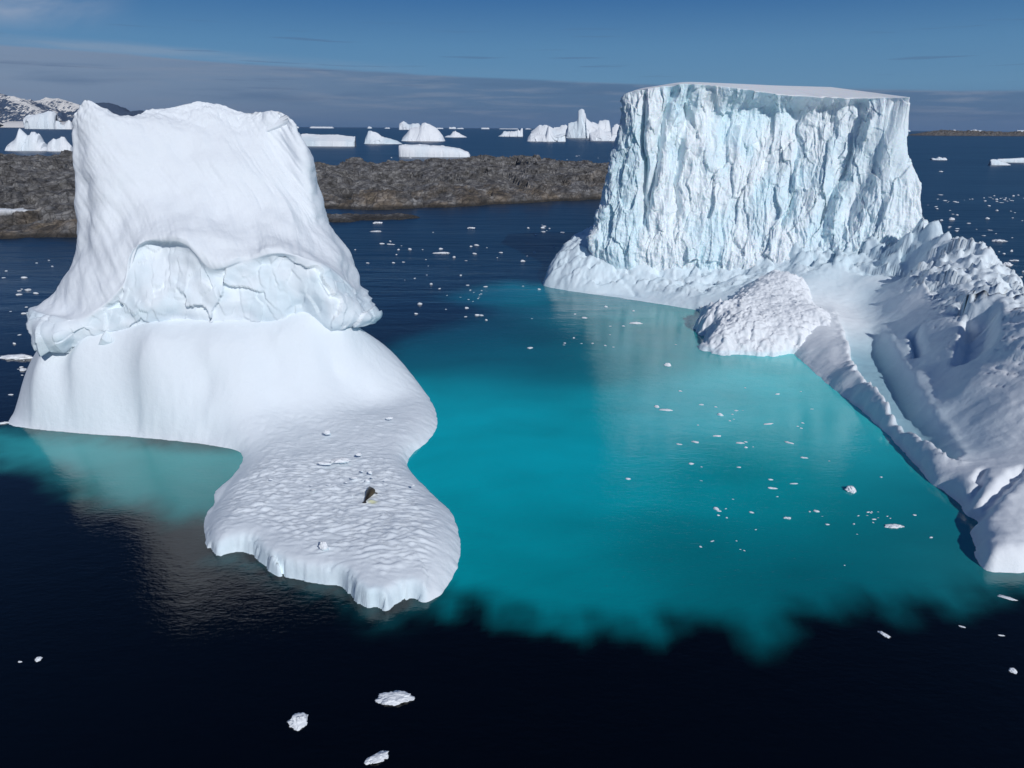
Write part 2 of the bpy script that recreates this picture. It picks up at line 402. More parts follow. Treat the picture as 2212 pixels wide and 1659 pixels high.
def left_iceberg():
    root = empty('iceberg', (-34, 76, 0))
    tag(root, 'left iceberg with smooth white domed tower and a low snow shelf carrying the seal', 'iceberg', 'two tall icebergs around the lagoon')
    kc = np.array([71 / 80, .885, .883, .883, .886, .8915, .902, .91, .917, .9195, .9155, .90])   # how near each column stands
    r = []
    r.append(rowof(Z1, [(235, 1480), (330, 1530), (480, 1518), (640, 1505), (790, 1480), (960, 1440), (1120, 1462), (1320, 1480), (1520, 1440), (1720, 1400), (1930, 1388), (2115, 1335)],
                   np.array([80, 75.5, 75.2, 75.2, 75.4, 75.6, 75.4, 75.6, 75.9, 77, 79.3, 84.5]) * kc))
    r.append(rowof(Z1, [(190, 1330), (300, 1430), (450, 1420), (620, 1400), (800, 1300), (960, 1250), (1120, 1270), (1320, 1280), (1520, 1250), (1720, 1230), (1920, 1250), (2136, 1290)],
                   np.array([80, 75, 74.6, 74.8, 75.4, 75.6, 75.2, 75.2, 75.4, 76.3, 78.3, 85]) * kc))
    r.append(rowof(Z1, [(192, 1270), (330, 1335), (480, 1345), (680, 1200), (770, 985), (900, 910), (1060, 945), (1215, 1075), (1400, 1030), (1620, 985), (1870, 1045), (2060, 1185)],
                   np.array([81, 76.8, 76, 77.3, 78.8, 79.4, 77.4, 76.2, 76.8, 77.2, 79.5, 86.5]) * kc))
    r.append(rowof(Z1, [(235, 1238), (370, 1270), (520, 1230), (690, 1090), (790, 900), (930, 860), (1090, 890), (1240, 1000), (1420, 970), (1620, 930), (1850, 990), (1998, 1090)],
                   np.array([82, 79, 78.3, 79, 79.9, 80, 78.6, 77.6, 78.4, 78.8, 81, 87]) * kc))
    r.append(rowof(Z1, [(380, 1130), (440, 1080), (540, 1020), (680, 900), (820, 800), (960, 770), (1110, 790), (1260, 850), (1430, 850), (1600, 820), (1780, 880), (1950, 960)],
                   np.array([85, 83, 81.5, 81, 81.5, 81.5, 81, 80.3, 81, 82, 84, 89]) * kc))
    r.append(rowof(Z1, [(486, 930), (510, 880), (570, 780), (680, 680), (820, 620), (960, 600), (1110, 610), (1260, 640), (1430, 650), (1570, 650), (1700, 690), (1850, 800)],
                   np.array([88, 84.6, 83.3, 83.8, 84.5, 85, 85, 85, 85.5, 86.5, 88, 91]) * kc))
    r.append(rowof(Z1, [(458, 700), (500, 600), (560, 520), (680, 460), (820, 430), (960, 410), (1110, 420), (1260, 430), (1400, 440), (1530, 460), (1640, 500), (1802, 640)],
                   np.array([87.2, 85.3, 84.8, 85.3, 86.2, 87, 87.5, 87.5, 88, 89, 90, 92]) * kc))
    r.append(rowof(Z1, [(428, 480), (450, 400), (520, 330), (680, 300), (820, 270), (960, 240), (1110, 220), (1260, 230), (1380, 260), (1500, 290), (1600, 320), (1752, 380)],
                   np.array([87.5, 86.4, 86, 86.8, 88, 89.5, 90.5, 91, 91, 91, 92, 93.5]) * kc))
    r.append(rowof(Z1, [(440, 240), (458, 120), (500, 66), (590, 125), (740, 172), (860, 148), (1100, 88), (1230, 95), (1400, 145), (1560, 135), (1625, 148), (1678, 195)],
                   np.array([88.5, 88, 88, 88.6, 89.7, 91.3, 92.6, 93.2, 93.5, 93, 93.5, 94.5]) * kc))
    r[0] = np.array(r[0]); r[1] = np.array(r[1])
    r[2] = np.array(r[2])
    for k_, m_ in ((0, 1.045), (1, 1.028), (2, 1.012)):
        for c_ in range(2, 10): r[k_][c_] = np.array([0, 0, CAM_H]) + (r[k_][c_] - np.array([0, 0, CAM_H])) * m_
    base = np.array(r[0]); b0 = base + np.array([0, 1.2, -2.2]); b1 = base + np.array([0, 6, -7.])
    b0[0] += (3, 0, 0); b0[-1] += (-3.2, 0, 0); b0[-2] += (-1.2, 2, .8); b0[0] += (0, 1.5, 1); b0[1] += (0, 1.8, 1.2); b0[2] += (0, .8, .6); b1[0] += (4, 0, 0); b1[-1] += (-5, 0, 0)
    rows = [b1, b0] + r
    g, u = tower(rows, 94, 440, 90, 330, 4.)
    nlow = len(g); g = close_top(g, 12, 5.)
    nr, nc = g.shape[:2]
    V = g.transpose(1, 0, 2).reshape(-1, 3); F = grid_faces(nc, nr, True)
    tt = np.tile(np.minimum(np.arange(nr), nlow - 1) / (nlow - 1) * (len(rows) - 1), nc)   # row coordinate
    N = normals(V, F)
    if (N[:, 1] * (V[:, 1] - 80)).mean() < 0: N = -N; F = F[:, ::-1]
    band = ss(tt, 1.2, 2.0) * (1 - ss(tt, 3.9, 4.5))        # broken blue band under the rim
    snow = ss(tt, 4.2, 5.)
    P = V
    fc, ed = facets(P * np.array([.19, .19, .15]) + .14 * fbm(P * .45, 2)[:, None]); fc2, _ = facets(P * np.array([.8, .8, .55]) + 31)
    disp = band * (.85 * fc + .16 * fc2 + .55 * fbm(P * .2, 3))
    # melt flutes running down the slope, leaning right as they fall
    sx = P[:, 0] + .75 * P[:, 2]
    fl = fbm(np.column_stack([sx * .5, P[:, 1] * .05, P[:, 2] * .07]), 4)
    fl2 = ridge(np.column_stack([sx * 1.5, P[:, 1] * .1, P[:, 2] * .16]) + 5, 3)
    rt = ss(P[:, 0], -41, -21); disp += snow * ((.10 + .34 * rt) * fl + (.02 + .10 * rt) * fl2 + .75 * fbm(P * .13 + 3, 3) + .03 * fbm(P * 1.4, 3))
    top = ss(P[:, 2], 28, 32) * snow; disp += top * .18 * fbm(P * 1.4 + 17, 3)
    disp *= ss(tt, .6, 1.6); disp *= np.tile((np.arange(nr) < nlow) * 1., nc)
    V = V + N * disp[:, None]
    bare = np.clip(band * (.16 + .34 * ss(fbm(P * .22 + 4, 3), -.3, .4)) + .06, 0, 1)
    mesh_np('ice_tower', V - np.array(root.location), F, M_TOWER, root, attrs={'bare': bare})

    # foot, apron and the low shelf
    out = [(18, 916, .7), (90, 928, .5), (200, 938, .5), (350, 949, .6), (460, 963, .7), (512, 974, .7), (524, 993, .8), (500, 1030, .6), (465, 1062, .5), (462, 1088, .4), (444, 1112, .5), (441, 1150, .35),
           (462, 1196, .3), (500, 1194, .22), (535, 1196, .22), (570, 1222, .2), (600, 1238, .22), (650, 1252, .24), (700, 1262, .22), (742, 1266, .16), (765, 1290, .14), (790, 1311, .08), (815, 1313, .1), (836, 1323, .18), (858, 1306, .2),
           (886, 1290, .15), (905, 1295, .2), (925, 1300, .35), (955, 1280, .8), (980, 1245, 1.0), (994, 1200, 1.2), (993, 1160, 1.3), (975, 1108, 1.4), (945, 1078, 1.2), (903, 1038, .8), (880, 1008, .6), (887, 985, .7),
           (918, 958, 1.2), (940, 932, 1.5), (944, 902, 1.6), (930, 864, 1.6), (905, 834, 1.6), (870, 808, 1.4), (832, 788, 1.2), (805, 762, 1.)]
    pts = [tuple(H(x, y)[:2]) + (w,) for x, y, w in out]
    pts += [(-20.5, 93, 1), (-24, 100, 1), (-34, 104, 1), (-48, 102, 1), (-56, 95, 1), (-58, 84, .8), (-57, 76, .6), (-55.6, 71, .6)]
    sp = smooth_poly(pts, 4)
    hp = [(700, 1000, 1.5), (800, 1065, 1.8), (900, 1150, 2.0), (960, 1180, 1.7), (700, 1150, 1.7), (600, 1100, 1.6), (520, 1080, 1.4), (480, 1130, 1.4), (550, 1160, 1.45), (640, 1190, 1.5), (740, 1220, 1.5),
          (800, 1200, 1.75), (850, 1250, 1.4), (830, 1290, 1.2), (900, 1270, 1.1), (560, 1020, 1.4), (640, 980, 1.4), (800, 980, 1.4), (860, 960, 1.4), (840, 1010, 1.5), (900, 1060, 1.6), (700, 930, 1.5), (800, 900, 1.7), (900, 900, 1.6),
          (560, 940, 1.4), (500, 945, 1.2), (450, 930, 1.2), (450, 890, 2.9), (450, 850, 4.4), (450, 810, 6.0), (450, 775, 7.6), (300, 930, .8), (300, 900, 2.0), (300, 860, 4.0), (300, 820, 5.8), (300, 780, 7.6),
          (150, 900, 1.7), (150, 860, 3.6), (150, 820, 5.3), (150, 785, 7.0), (60, 900, 1.3), (60, 850, 3.9), (70, 800, 6.0), (600, 900, 2.1), (600, 870, 3.0), (600, 830, 4.6), (600, 790, 6.2), (600, 755, 7.8),
          (720, 900, 1.8), (720, 870, 2.4), (720, 830, 3.8), (720, 790, 5.4), (720, 750, 7.3), (720, 722, 8.6), (800, 850, 2.2), (800, 810, 3.9), (780, 760, 6.2), (860, 850, 1.9), (900, 870, 1.8)]
    P3 = [H(x, y, z) for x, y, z in hp] + [np.array(p, float) for p in ((-35, 80, 11), (-48, 77, 9.5), (-40, 73, 10.5), (-30, 76, 10.5), (-23, 80, 8), (-24, 88, 4.5), (-38, 95, 6), (-50, 88, 7), (-51.5, 72, 7.8), (-44, 71.5, 10.4), (-34, 72, 11), (-26, 76, 10.3))]
    P3 += [W(*p_) for p_ in ((150, 763, 68.0), (225, 752, 67.3), (300, 740, 67.0), (375, 740, 67.0), (450, 742, 67.5), (525, 742, 68.3), (600, 733, 69.6), (670, 722, 71), (730, 700, 73), (300, 720, 67.9), (375, 722, 68.0), (450, 722, 68.5), (525, 722, 69.3), (600, 713, 70.6))]
    f = tps(P3, 2e-3)
    stc = H(806, 1086, 1.8)[:2]
    def zf(q):
        q3 = np.column_stack([q, np.zeros(len(q))])
        jag = .10 * fbm(q3 * 1.1, 3)
        d, w = poly_sd(q, sp[:, :2], sp[:, 2]); w = np.clip(w, .05, 3)
        d = d + jag * ss(w, 0, 1)
        cliff = 1 - ss(w, .24, .4)
        # broken faces on the cliff side
        fv, fe = facets(q3 * .38 + 3); fv2, _ = facets(q3 * 1.6 + 8); d = d + cliff * (.34 * fv + .10 * fv2)
        h = f(q)
        flo = (1 - ss(h, 1.9, 3.2)) * (1 - ss(q[:, 1], 64, 72)) * ss(d, .3, 3.)
        # wind scallops: short-crested ripples
        wx = q3 * np.array([.85, 2.1, 1]) + .35 * np.column_stack([fbm(q3 * .35, 2), fbm(q3 * .35 + 9, 2), q3[:, 2]])
        sc = np.abs(pn(wx)) * 1.0 + .55 * np.abs(pn(wx * 1.9 + 4))
        amp = .30 * flo * (1 - .55 * ss(q[:, 1], 52, 60))
        h = h + amp * (sc - .35) + (.04 + .06 * flo) * fbm(q3 * .25, 3) + .035 * fbm(q3 * 1.2 + 2, 4)
        e = 1 - np.exp(-np.maximum(d, 0) / w)
        z = np.where(d > 0, np.maximum(h, .25) * e, d * 1.4); z = np.maximum(z, -1.5)
        v = q - stc
        rr = np.sqrt((v[:, 0] / 1.0) ** 2 + (v[:, 1] / .42) ** 2) + .5 * fbm(q3 * 2.2, 3)
        return z, {'bare': np.clip(.10 + cliff * (1 - ss(d, .1, .8)) * .45, 0, 1), 'stain': (1 - ss(rr, .15, .75)) * .55}
    V, F, at = hfield(-63, 2, 34, 121, .15, zf, ys=np.concatenate([np.arange(34, 60, .10), np.arange(60, 80, .17), np.arange(80, 121, .35)]))
    mesh_np('snow_shelf', V - np.array(root.location), F, M_SNOW, root, attrs=at)
left_iceberg()

def right_iceberg():
    root = empty('iceberg', (42, 120, 0))
    tag(root, 'right iceberg with flat topped fluted blue cliff and a long jagged arm', 'iceberg', 'two tall icebergs around the lagoon')
    r = []
    r.append(rowof(Z3, [(283, 755), (340, 800), (430, 825), (560, 840), (700, 855), (850, 880), (1000, 890), (1130, 880), (1270, 870), (1400, 860), (1520, 860), (1650, 840), (1790, 745)],
                   [138, 135, 133, 132, 131, 129.5, 128, 126.5, 125, 123, 121, 120, 120]))
    r.append(rowof(Z3, [(310, 690), (370, 700), (450, 700), (570, 700), (700, 700), (850, 720), (1000, 720), (1130, 700), (1270, 700), (1400, 690), (1520, 680), (1640, 680), (1768, 690)],
                   [140, 136.5, 135, 133.5, 133, 132, 130.5, 129.2, 127.8, 125.7, 123.5, 122, 122]))
    r.append(rowof(Z3, [(340, 560), (390, 550), (470, 540), (580, 530), (700, 520), (840, 520), (980, 520), (1110, 510), (1250, 500), (1380, 500), (1500, 500), (1620, 500), (1746, 520)],
                   [141.5, 138, 136.5, 135, 134.8, 134.2, 133.5, 132.5, 130.5, 128.5, 126, 124, 124]))
    r.append(rowof(Z3, [(370, 420), (410, 400), (480, 380), (590, 370), (700, 360), (830, 350), (970, 350), (1100, 340), (1240, 330), (1370, 330), (1490, 330), (1600, 330), (1700, 380)],
                   [142.5, 139, 137.5, 136, 136, 136, 136, 135.5, 133.5, 131.5, 128.5, 125.5, 125.5]))
    r.append(rowof(Z3, [(428, 240), (445, 220), (500, 200), (600, 190), (710, 180), (830, 180), (960, 185), (1100, 190), (1240, 190), (1370, 190), (1490, 190), (1600, 200), (1692, 250)],
                   [143, 140, 138, 137, 137.3, 138.3, 138.5, 138, 136.5, 134.2, 130.5, 127, 126.5]))
    r.append(rowof(Z3, [(430, 118), (470, 94), (570, 78), (700, 60), (820, 67), (950, 82), (1100, 106), (1230, 118), (1350, 122), (1480, 128), (1600, 122), (1660, 121), (1698, 121)],
                   [143, 140.5, 138.5, 137, 136, 135.5, 135, 134.2, 132.8, 131, 129, 127, 126.5]))
    base = np.array(r[0]); b1 = base + np.array([0, 3, -9.]); b1[0] += (3, 0, 0); b1[-1] += (-2, 0, 0)
    rows = [b1] + r
    g, u = tower(rows, 158, 800, 110, 400)
    nlow = len(g)
    nr, nc = g.shape[:2]
    V = g.transpose(1, 0, 2).reshape(-1, 3); F = grid_faces(nc, nr, True)
    tt = np.tile(np.arange(nr) / (nlow - 1) * (len(rows) - 1), nc)
    N = normals(V, F)
    if (N[:, 1] * (V[:, 1] - 140)).mean() < 0: N = -N; F = F[:, ::-1]
    P = V; face = ss(tt, .5, 1.3)
    along = P[:, 0] * .97 - P[:, 1] * .24
    wz = P[:, 2] + 2.0 * fbm(np.column_stack([along * .2, P[:, 2] * .1, along * 0]), 2)
    wa = along + .9 * fbm(np.column_stack([along * .25, P[:, 2] * .12, along * 0 + 5]), 3)
    q1 = np.column_stack([wa * .30, P[:, 1] * .04, wz * .055])
    q2 = np.column_stack([wa * .75, P[:, 1] * .08, wz * .15]) + 11
    big = ridge(q1, 2, .5); med = ridge(q2, 3, .55)
    f1, e1 = facets(np.column_stack([wa * .42, P[:, 1] * .1, wz * .15]) + 21)
    f2, e2 = facets(np.column_stack([wa * 1.1, P[:, 1] * .2, wz * .42]) + 41)
    low = 1 - ss(P[:, 2], 10, 22)                              # rougher, more crumbled low down
    f3, _ = facets(np.column_stack([wa * .9, P[:, 1] * .9, P[:, 2] * .55]) + 61)
    disp = .8 * (big - .55) + .4 * (med - .5) + .72 * f1 + .22 * f2 + .06 * f3 + .12 * fbm(P * 1.1, 3) + low * .35 * fbm(P * np.array([.7, .7, .5]), 4)
    # long dark clefts on the left part
    for a0, a1, w_, dp in ((-9.6, -8.2, .7, 2.2), (-5.0, -8.0, .8, 2.4), (-1.2, -2.4, .6, 1.7), (19, 17.5, .8, 1.3), (28.5, 24, 1.1, 1.8), (33.5, 27.5, 1.3, 2.)):
        k = np.clip((P[:, 2] - 12) / 24, 0, 1); cx = a1 + (a0 - a1) * k
        disp -= dp * np.exp(-((wa - cx) / w_) ** 2) * ss(P[:, 2], 10, 18)
    edge_fade = ss(tt, .4, 1.1) * (1 - .75 * ss(tt, 5.75, 6.0))
    disp *= edge_fade * (1 - .75 * ss(P[:, 0], 60, 66) * ss(P[:, 2], 18, 26))
    Vd = V + N * disp[:, None]
    Vd[:, 2] = np.minimum(Vd[:, 2], V[:, 2] + .1)
    # plateau on top: rises gently to the rear
    Gd = Vd.reshape(nc, nr, 3).transpose(1, 0, 2); topc = Gd[-1]
    tl = V.reshape(nc, nr, 3).transpose(1, 0, 2)[-1]
    back = rowof(Z3, [(436, 117), (500, 84), (580, 70), (700, 53), (840, 56), (980, 62), (1120, 68), (1260, 72), (1400, 76), (1480, 79), (1556, 82), (1566, 104), (1640, 118)], [153, 155, 156] + [158] * 8 + [150, 140])
    tb = np.linspace(0, 12, 12 * 40 + 1); br = catrom(np.array(back), len(tb))
    extra = []
    for s in np.linspace(0, 1, 14)[1:]:
        rowp = topc.copy()
        for_x = np.clip(topc[:, 0], br[:, 0].min(), br[:, 0].max())
        ty = np.interp(for_x, br[:, 0], br[:, 1]); tz = np.interp(for_x, br[:, 0], br[:, 2])
        vis = topc[:, 1] < 147
        rowp[:, 1] = np.where(vis, topc[:, 1] * (1 - s) + ty * s, topc[:, 1])
        rowp[:, 2] = np.where(vis, topc[:, 2] * (1 - s) + tz * s, topc[:, 2] * (1 - s) + tz * s)
        rowp[:, 0] = np.where(vis, topc[:, 0] * (1 - s) + for_x * s, topc[:, 0] * (1 - s) + for_x * s)
        rowp[:, 1] = np.where(~vis, topc[:, 1] * (1 - s) + 158 * s, rowp[:, 1])
        extra.append(rowp)
    G2 = np.concatenate([Gd, np.array(extra)], 0)
    V2 = G2.transpose(1, 0, 2).reshape(-1, 3); F2 = grid_faces(nc, G2.shape[0], True)
    if F[0][0] > F[0][1] or F[0][1] < F[0][3]: pass
    N2 = normals(V2, F2)
    if (N2[:, 1] * (V2[:, 1] - 140)).mean() < 0: F2 = F2[:, ::-1]
    isface = np.zeros((G2.shape[0], nc)); isface[:nr] = 1; isface[nr - 3:nr] = .3
    isf = isface.T.ravel()
    bare = isf * np.clip(.30 + .60 * ss(fbm(V2 * np.array([.16, .1, .07]) + 3, 3), -.45, .35) * (1 - .5 * ss(V2[:, 0], 55, 66)), 0, 1)
    mesh_np('ice_cliff', V2 - np.array(root.location), F2, M_CLIFF, root, attrs={'bare': bare})

    # foot and arm
    out = [(1176, 617, 1.2), (1240, 630, .5), (1320, 641, .4), (1400, 653, .4), (1495, 668, .6), (1560, 682, .8), (1620, 704, 1), (1690, 745, 1), (1722, 771, .8), (1756, 802, .8), (1793, 834, .8), (1832, 865, .8), (1869, 894, .7),
           (1944, 965, .6), (2000, 1030, .5), (2040, 1062, .4), (2076, 1092, .35), (2084, 1112, .3), (2112, 1127, .4), (2098, 1145, .5), (2103, 1170, .4), (2113, 1203, .35), (2132, 1231, .3), (2160, 1235, .3), (2212, 1234, .3), (2330, 1228, .5)]
    pts = [tuple(H(x, y)[:2]) + (w,) for x, y, w in out]
    pts += [(62, 44, 1), (74, 56, 1), (80, 75, 1), (83, 90, 1), (87, 105, 1), (87, 118, 1), (84, 135, 1), (76, 148, 1), (56, 157, 1), (28, 157, 1), (13, 151, 1), (7.5, 143, 1)]
    sp = smooth_poly(pts, 4)
    def dense(l, n=3):
        l = np.array([H(*p) for p in l]); return list(catrom(l, (len(l) - 1) * n + 1))
    crestl = [(1800, 672, 3.4), (1816, 701, 3.1), (1850, 791, 2.75), (1906, 851, 2.5), (1944, 908, 2.1), (2000, 946, 2.1), (2042, 979, 2.0), (2072, 1000, 1.8)]
    base_l = [(1884, 640, 4.6), (1906, 682, 3.3), (1936, 738, 2.7), (1974, 795, 2.5), (2019, 870, 2.3), (2068, 930, 2.0), (2088, 965, 1.8)]
    P3 = dense(crestl, 2) + dense(base_l, 2)
    for k_, p_ in enumerate(base_l):
        b_ = H(*p_); sc_ = (.8, 1, 1, .95, .82, .6, .38)[k_]
        for off, dz_ in ((2.6, 2.8), (5.2, 5.0), (8, 6.8)): P3.append(np.array([b_[0] + off * .93 * (.5 + .5 * sc_), b_[1] - .37 * off, b_[2] + dz_ * sc_]))
    trench = [H(*p_)[:2] for p_ in crestl] + [H(*p_)[:2] for p_ in base_l[::-1]]
    P3 += [np.array(p_, float) for p_ in ((40.8, 89, .9), (40.6, 82, 1.0), (40.4, 76, 1.1), (39.6, 66, 1.2))]
    P3 += [np.array(p_, float) for p_ in ((59, 74.5, 10.9), (56.5, 70, 10.3), (54, 65, 9.0), (51.5, 59, 6.6), (48.5, 53.5, 4.4), (46, 50, 3.2), (67, 76, 4), (64, 66, 3.5), (60, 56, 2.5), (74, 90, 4))]
    P3 += [H(*p) for p in [(2120, 1020, 2.3), (2150, 1060, 2.2), (2110, 1060, 1.7), (2130, 1150, 1.6), (2180, 1180, 1.7), (2212, 1110, 2.0), (2160, 1215, 1.2), (2250, 1190, 1.8), (2280, 1100, 2.2)]]
    hy = [(1225, 575, 137), (1275, 530, 139), (1320, 570, 134.5), (1340, 605, 131.5), (1400, 605, 130), (1400, 572, 132.5), (1480, 612, 126), (1480, 590, 130), (1560, 625, 121), (1560, 592, 128), (1650, 605, 120), (1700, 585, 123),
          (1700, 625, 114), (1760, 600, 117.5), (1780, 570, 121), (1830, 560, 121), (1830, 600, 116.5), (1900, 560, 120), (1870, 600, 114.5), (1920, 600, 112.5), (1960, 540, 119.5), (1960, 600, 111.5), (2030, 570, 114)]
    hzz = [(2002, 490, 118), (2031, 481, 114), (2047, 508, 110), (2051, 541, 105.5), (2067, 571, 101), (2088, 606, 97), (2110, 603, 95), (2135, 624, 91), (2179, 650, 85), (2212, 677, 79.5)]
    P3 += [W(*p) for p in hzz]
    P3 += [W(*p) for p in hy]
    P3 += [np.array(p, float) for p in ((82, 105, 4), (82, 118, 5), (79, 128, 7), (78, 96, 3.5), (40, 140, 12), (60, 135, 14), (30, 145, 9), (55, 150, 9), (24, 140, 9), (66, 126, 14), (72, 136, 9))]
    f = tps(P3, 2e-3)
    crest = [H(*p)[:2] for p in crestl]
    grooves = [([H(*p)[:2] for p in ((1355, 552, 6), (1400, 562, 5.4), (1425, 580, 4.6), (1480, 598, 4), (1550, 602, 3.8), (1600, 600, 4))], 1.0, 1.1),
               ([H(*p)[:2] for p in ((1256, 568, 4.5), (1305, 562, 5), (1330, 575, 4.2))], .6, .8),
               ([H(*p)[:2] for p in ((1330, 585, 3.8), (1370, 605, 3), (1392, 640, 1.2))], .4, .5),
               ([H(*p)[:2] for p in ((1975, 715, 4.5), (1984, 735, 4.3), (1990, 752, 4.2))], .45, 1.5),
               ([H(*p)[:2] for p in ((2212, 1010, 3.2), (2180, 1035, 2.8), (2140, 1070, 2.3), (2112, 1120, .8))], .45, .9),
               ([H(*p)[:2] for p in ((2130, 1000, 3), (2115, 1040, 2.2), (2100, 1075, 1.6))], .35, .7)]
    hol = [H(2118, 700, 8.6)[:2], H(2124, 668, 9.4)[:2], H(2110, 735, 7.8)[:2]]
    def zf(q):
        q3 = np.column_stack([q, np.zeros(len(q))])
        d, w = poly_sd(q + .25 * np.column_stack([fbm(q3 * .5, 3), fbm(q3 * .5 + 8, 3)]), sp[:, :2], sp[:, 2]); w = np.clip(w, .1, 3)
        h = f(q)
        # jagged crest: slanted broken blades
        up = ss(h + 1.1 * fbm(q3 * .15, 2), 6.8, 8.6) * ss(q[:, 0], 49, 53) * (.35 + .65 * ss(q[:, 1], 74, 86))
        near = (1 - ss(q[:, 1], 88, 96)) * ss(h, 4.5, 6.5)
        sl = np.column_stack([q[:, 0] * .9 + q[:, 1] * .45, q[:, 1] * .35 - q[:, 0] * .25, q[:, 0] * 0])
        f1, _ = facets(sl * .28 + 3); f2, _ = facets(sl * .8 + 9)
        h = h + up * (2.2 * f1 + .55 * f2 + 1.4 * (ridge(sl * np.array([.22, .5, 1]), 3) - .5) + .4 * fbm(q3 * .8, 3))
        wx = q3 * np.array([1.5, .65, 1]) + .4 * np.column_stack([fbm(q3 * .3, 2), fbm(q3 * .3 + 9, 2), q3[:, 2]])
        arm = ss(q[:, 0], 40, 46) * (1 - ss(q[:, 1], 100, 112)) * ss(h, 2.0, 4.) + ss(q[:, 0], 30, 34) * (1 - ss(q[:, 1], 46, 52))
        h = h + np.clip(arm, 0, 1) * .13 * (np.abs(pn(wx)) + .5 * np.abs(pn(wx * 1.9)) - .35)
        lines = ridge(np.column_stack([q[:, 0] * .9 + q[:, 1] * .25, q[:, 1] * .10, q[:, 0] * 0]), 2)
        h = h - .25 * near * ss(lines, .78, .95)
        rough_foot = ss(q[:, 1], 116, 124) * ss(h, .8, 2.5)
        h = h + rough_foot * (.55 * fbm(q3 * .3, 4) + .6 * facets(q3 * .4)[0] + .2 * facets(q3 * 1.1)[0])
        # ragged lip of the low ridge
        cd, _, ct = line_d(q, crest)
        h = h + .45 * np.exp(-(cd / .7) ** 2) * (ridge(q3 * .9, 3) - .2)
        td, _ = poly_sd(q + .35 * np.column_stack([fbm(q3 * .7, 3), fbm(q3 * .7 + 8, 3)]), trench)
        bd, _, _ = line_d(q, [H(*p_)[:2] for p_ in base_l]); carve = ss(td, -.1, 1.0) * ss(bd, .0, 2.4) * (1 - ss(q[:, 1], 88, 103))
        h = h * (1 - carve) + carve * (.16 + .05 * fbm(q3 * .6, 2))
        for ln, gw, gd in grooves:
            dd, _, _ = line_d(q + .3 * np.column_stack([fbm(q3 * .9, 2), fbm(q3 * .9 + 8, 2)]), ln)
            h = h - gd * np.exp(-(dd / gw) ** 2)
        dh, _, _ = line_d(q, [hol[1], hol[0], hol[2]]); h = h - 2.0 * (1 - ss(dh, .6, 2.0))
        h = h + .14 * fbm(q3 * .22, 3) + .05 * fbm(q3 * 1.1 + 2, 4)
        e = 1 - np.exp(-np.maximum(d, 0) / w)
        z = np.where(d > 0, np.maximum(h, .12) * e, d * 1.4); z = np.maximum(z, -1.5)
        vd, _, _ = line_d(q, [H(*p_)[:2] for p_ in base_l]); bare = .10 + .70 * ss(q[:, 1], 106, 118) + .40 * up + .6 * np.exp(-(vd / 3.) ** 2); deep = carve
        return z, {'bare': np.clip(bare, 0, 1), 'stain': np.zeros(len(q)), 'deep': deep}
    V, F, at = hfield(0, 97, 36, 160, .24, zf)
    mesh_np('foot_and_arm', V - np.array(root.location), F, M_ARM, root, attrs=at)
right_iceberg()

def debris():
    out = [(1507, 754), (1562, 767), (1593, 766), (1639, 769), (1678, 770), (1707, 764), (1745, 732), (1776, 708), (1813, 696), (1815, 668), (1798, 668), (1776, 636), (1755, 614), (1724, 610), (1682, 603), (1639, 600), (1587, 615),
           (1545, 632), (1510, 660), (1514, 685), (1503, 702), (1507, 722), (1526, 727), (1519, 742)]
    hz = [(1562, 755, 1.1), (1640, 755, 1.3), (1700, 750, 1.7), (1530, 730, 1.5), (1600, 700, 2.9), (1700, 690, 3.3), (1600, 655, 4.2), (1560, 640, 4.6), (1545, 670, 3.8), (1530, 700, 2.7), (1560, 700, 3.0), (1680, 640, 4.7), (1750, 640, 5.0), (1640, 608, 5.9), (1724, 616, 6.0), (1805, 674, 4.6), (1770, 690, 4.2), (1740, 725, 3.0), (1772, 706, 3.7), (1710, 745, 2.1)]
    f = tps([H(*p) for p in hz], 2e-3)
    def zo(x, y):                                           # height of the pile's rim where the outline runs over the foot
        return 0 if y > 690 and x < 1720 else {True: 3.0}.get(y > 690, 4.5)
    poly = []
    for x, y in out:
        zz = 0. if (y > 740 or x < 1530) else (2.3 if y > 720 else 3.0 if y > 700 else 4.0 if y > 660 else 5.2)
        poly.append(H(x, y, zz)[:2])
    poly = smooth_poly(poly, 3); c = poly.mean(0)
    root_loc = np.array([c[0], c[1], 0])
    def zf(q):
        q3 = np.column_stack([q, np.zeros(len(q))])
        d, _ = poly_sd(q + .5 * np.column_stack([fbm(q3 * .8, 3), fbm(q3 * .8 + 8, 3)]), poly)
        h = f(q); v1, e1 = facets(q3 * .55); v2, e2 = facets(q3 * 1.3 + 7)
        lft = 1 - ss(q[:, 0], c[0] - 5, c[0] + 1)
        h = h + (.10 + .30 * lft) * v1 + (.10 + .12 * lft) * v2 + .28 * fbm(q3 * .45, 3) + .10 * fbm(q3 * 2.2, 3)
        e = 1 - np.exp(-np.maximum(d, 0) / 1.0); h = h + 1.1 * ss(d, 1., 6.)
        z = np.where(d > 0, np.maximum(h, .5) * e, d * 3.); z = np.maximum(z, -1.5)
        return z, {'bare': np.full(len(q), .05) + .7 * (z < .5) * (z > 0), 'stain': np.zeros(len(q))}
    V, F, at = hfield(poly[:, 0].min() - 2, poly[:, 0].max() + 2, poly[:, 1].min() - 2, poly[:, 1].max() + 2, .13, zf)
    o = mesh_np('ice_rubble_mound', V - root_loc, F, M_ARM, attrs=at); o.location = root_loc
    tag(o, 'rough heap of bright white ice rubble resting against the foot of the right iceberg', 'ice rubble')
debris()

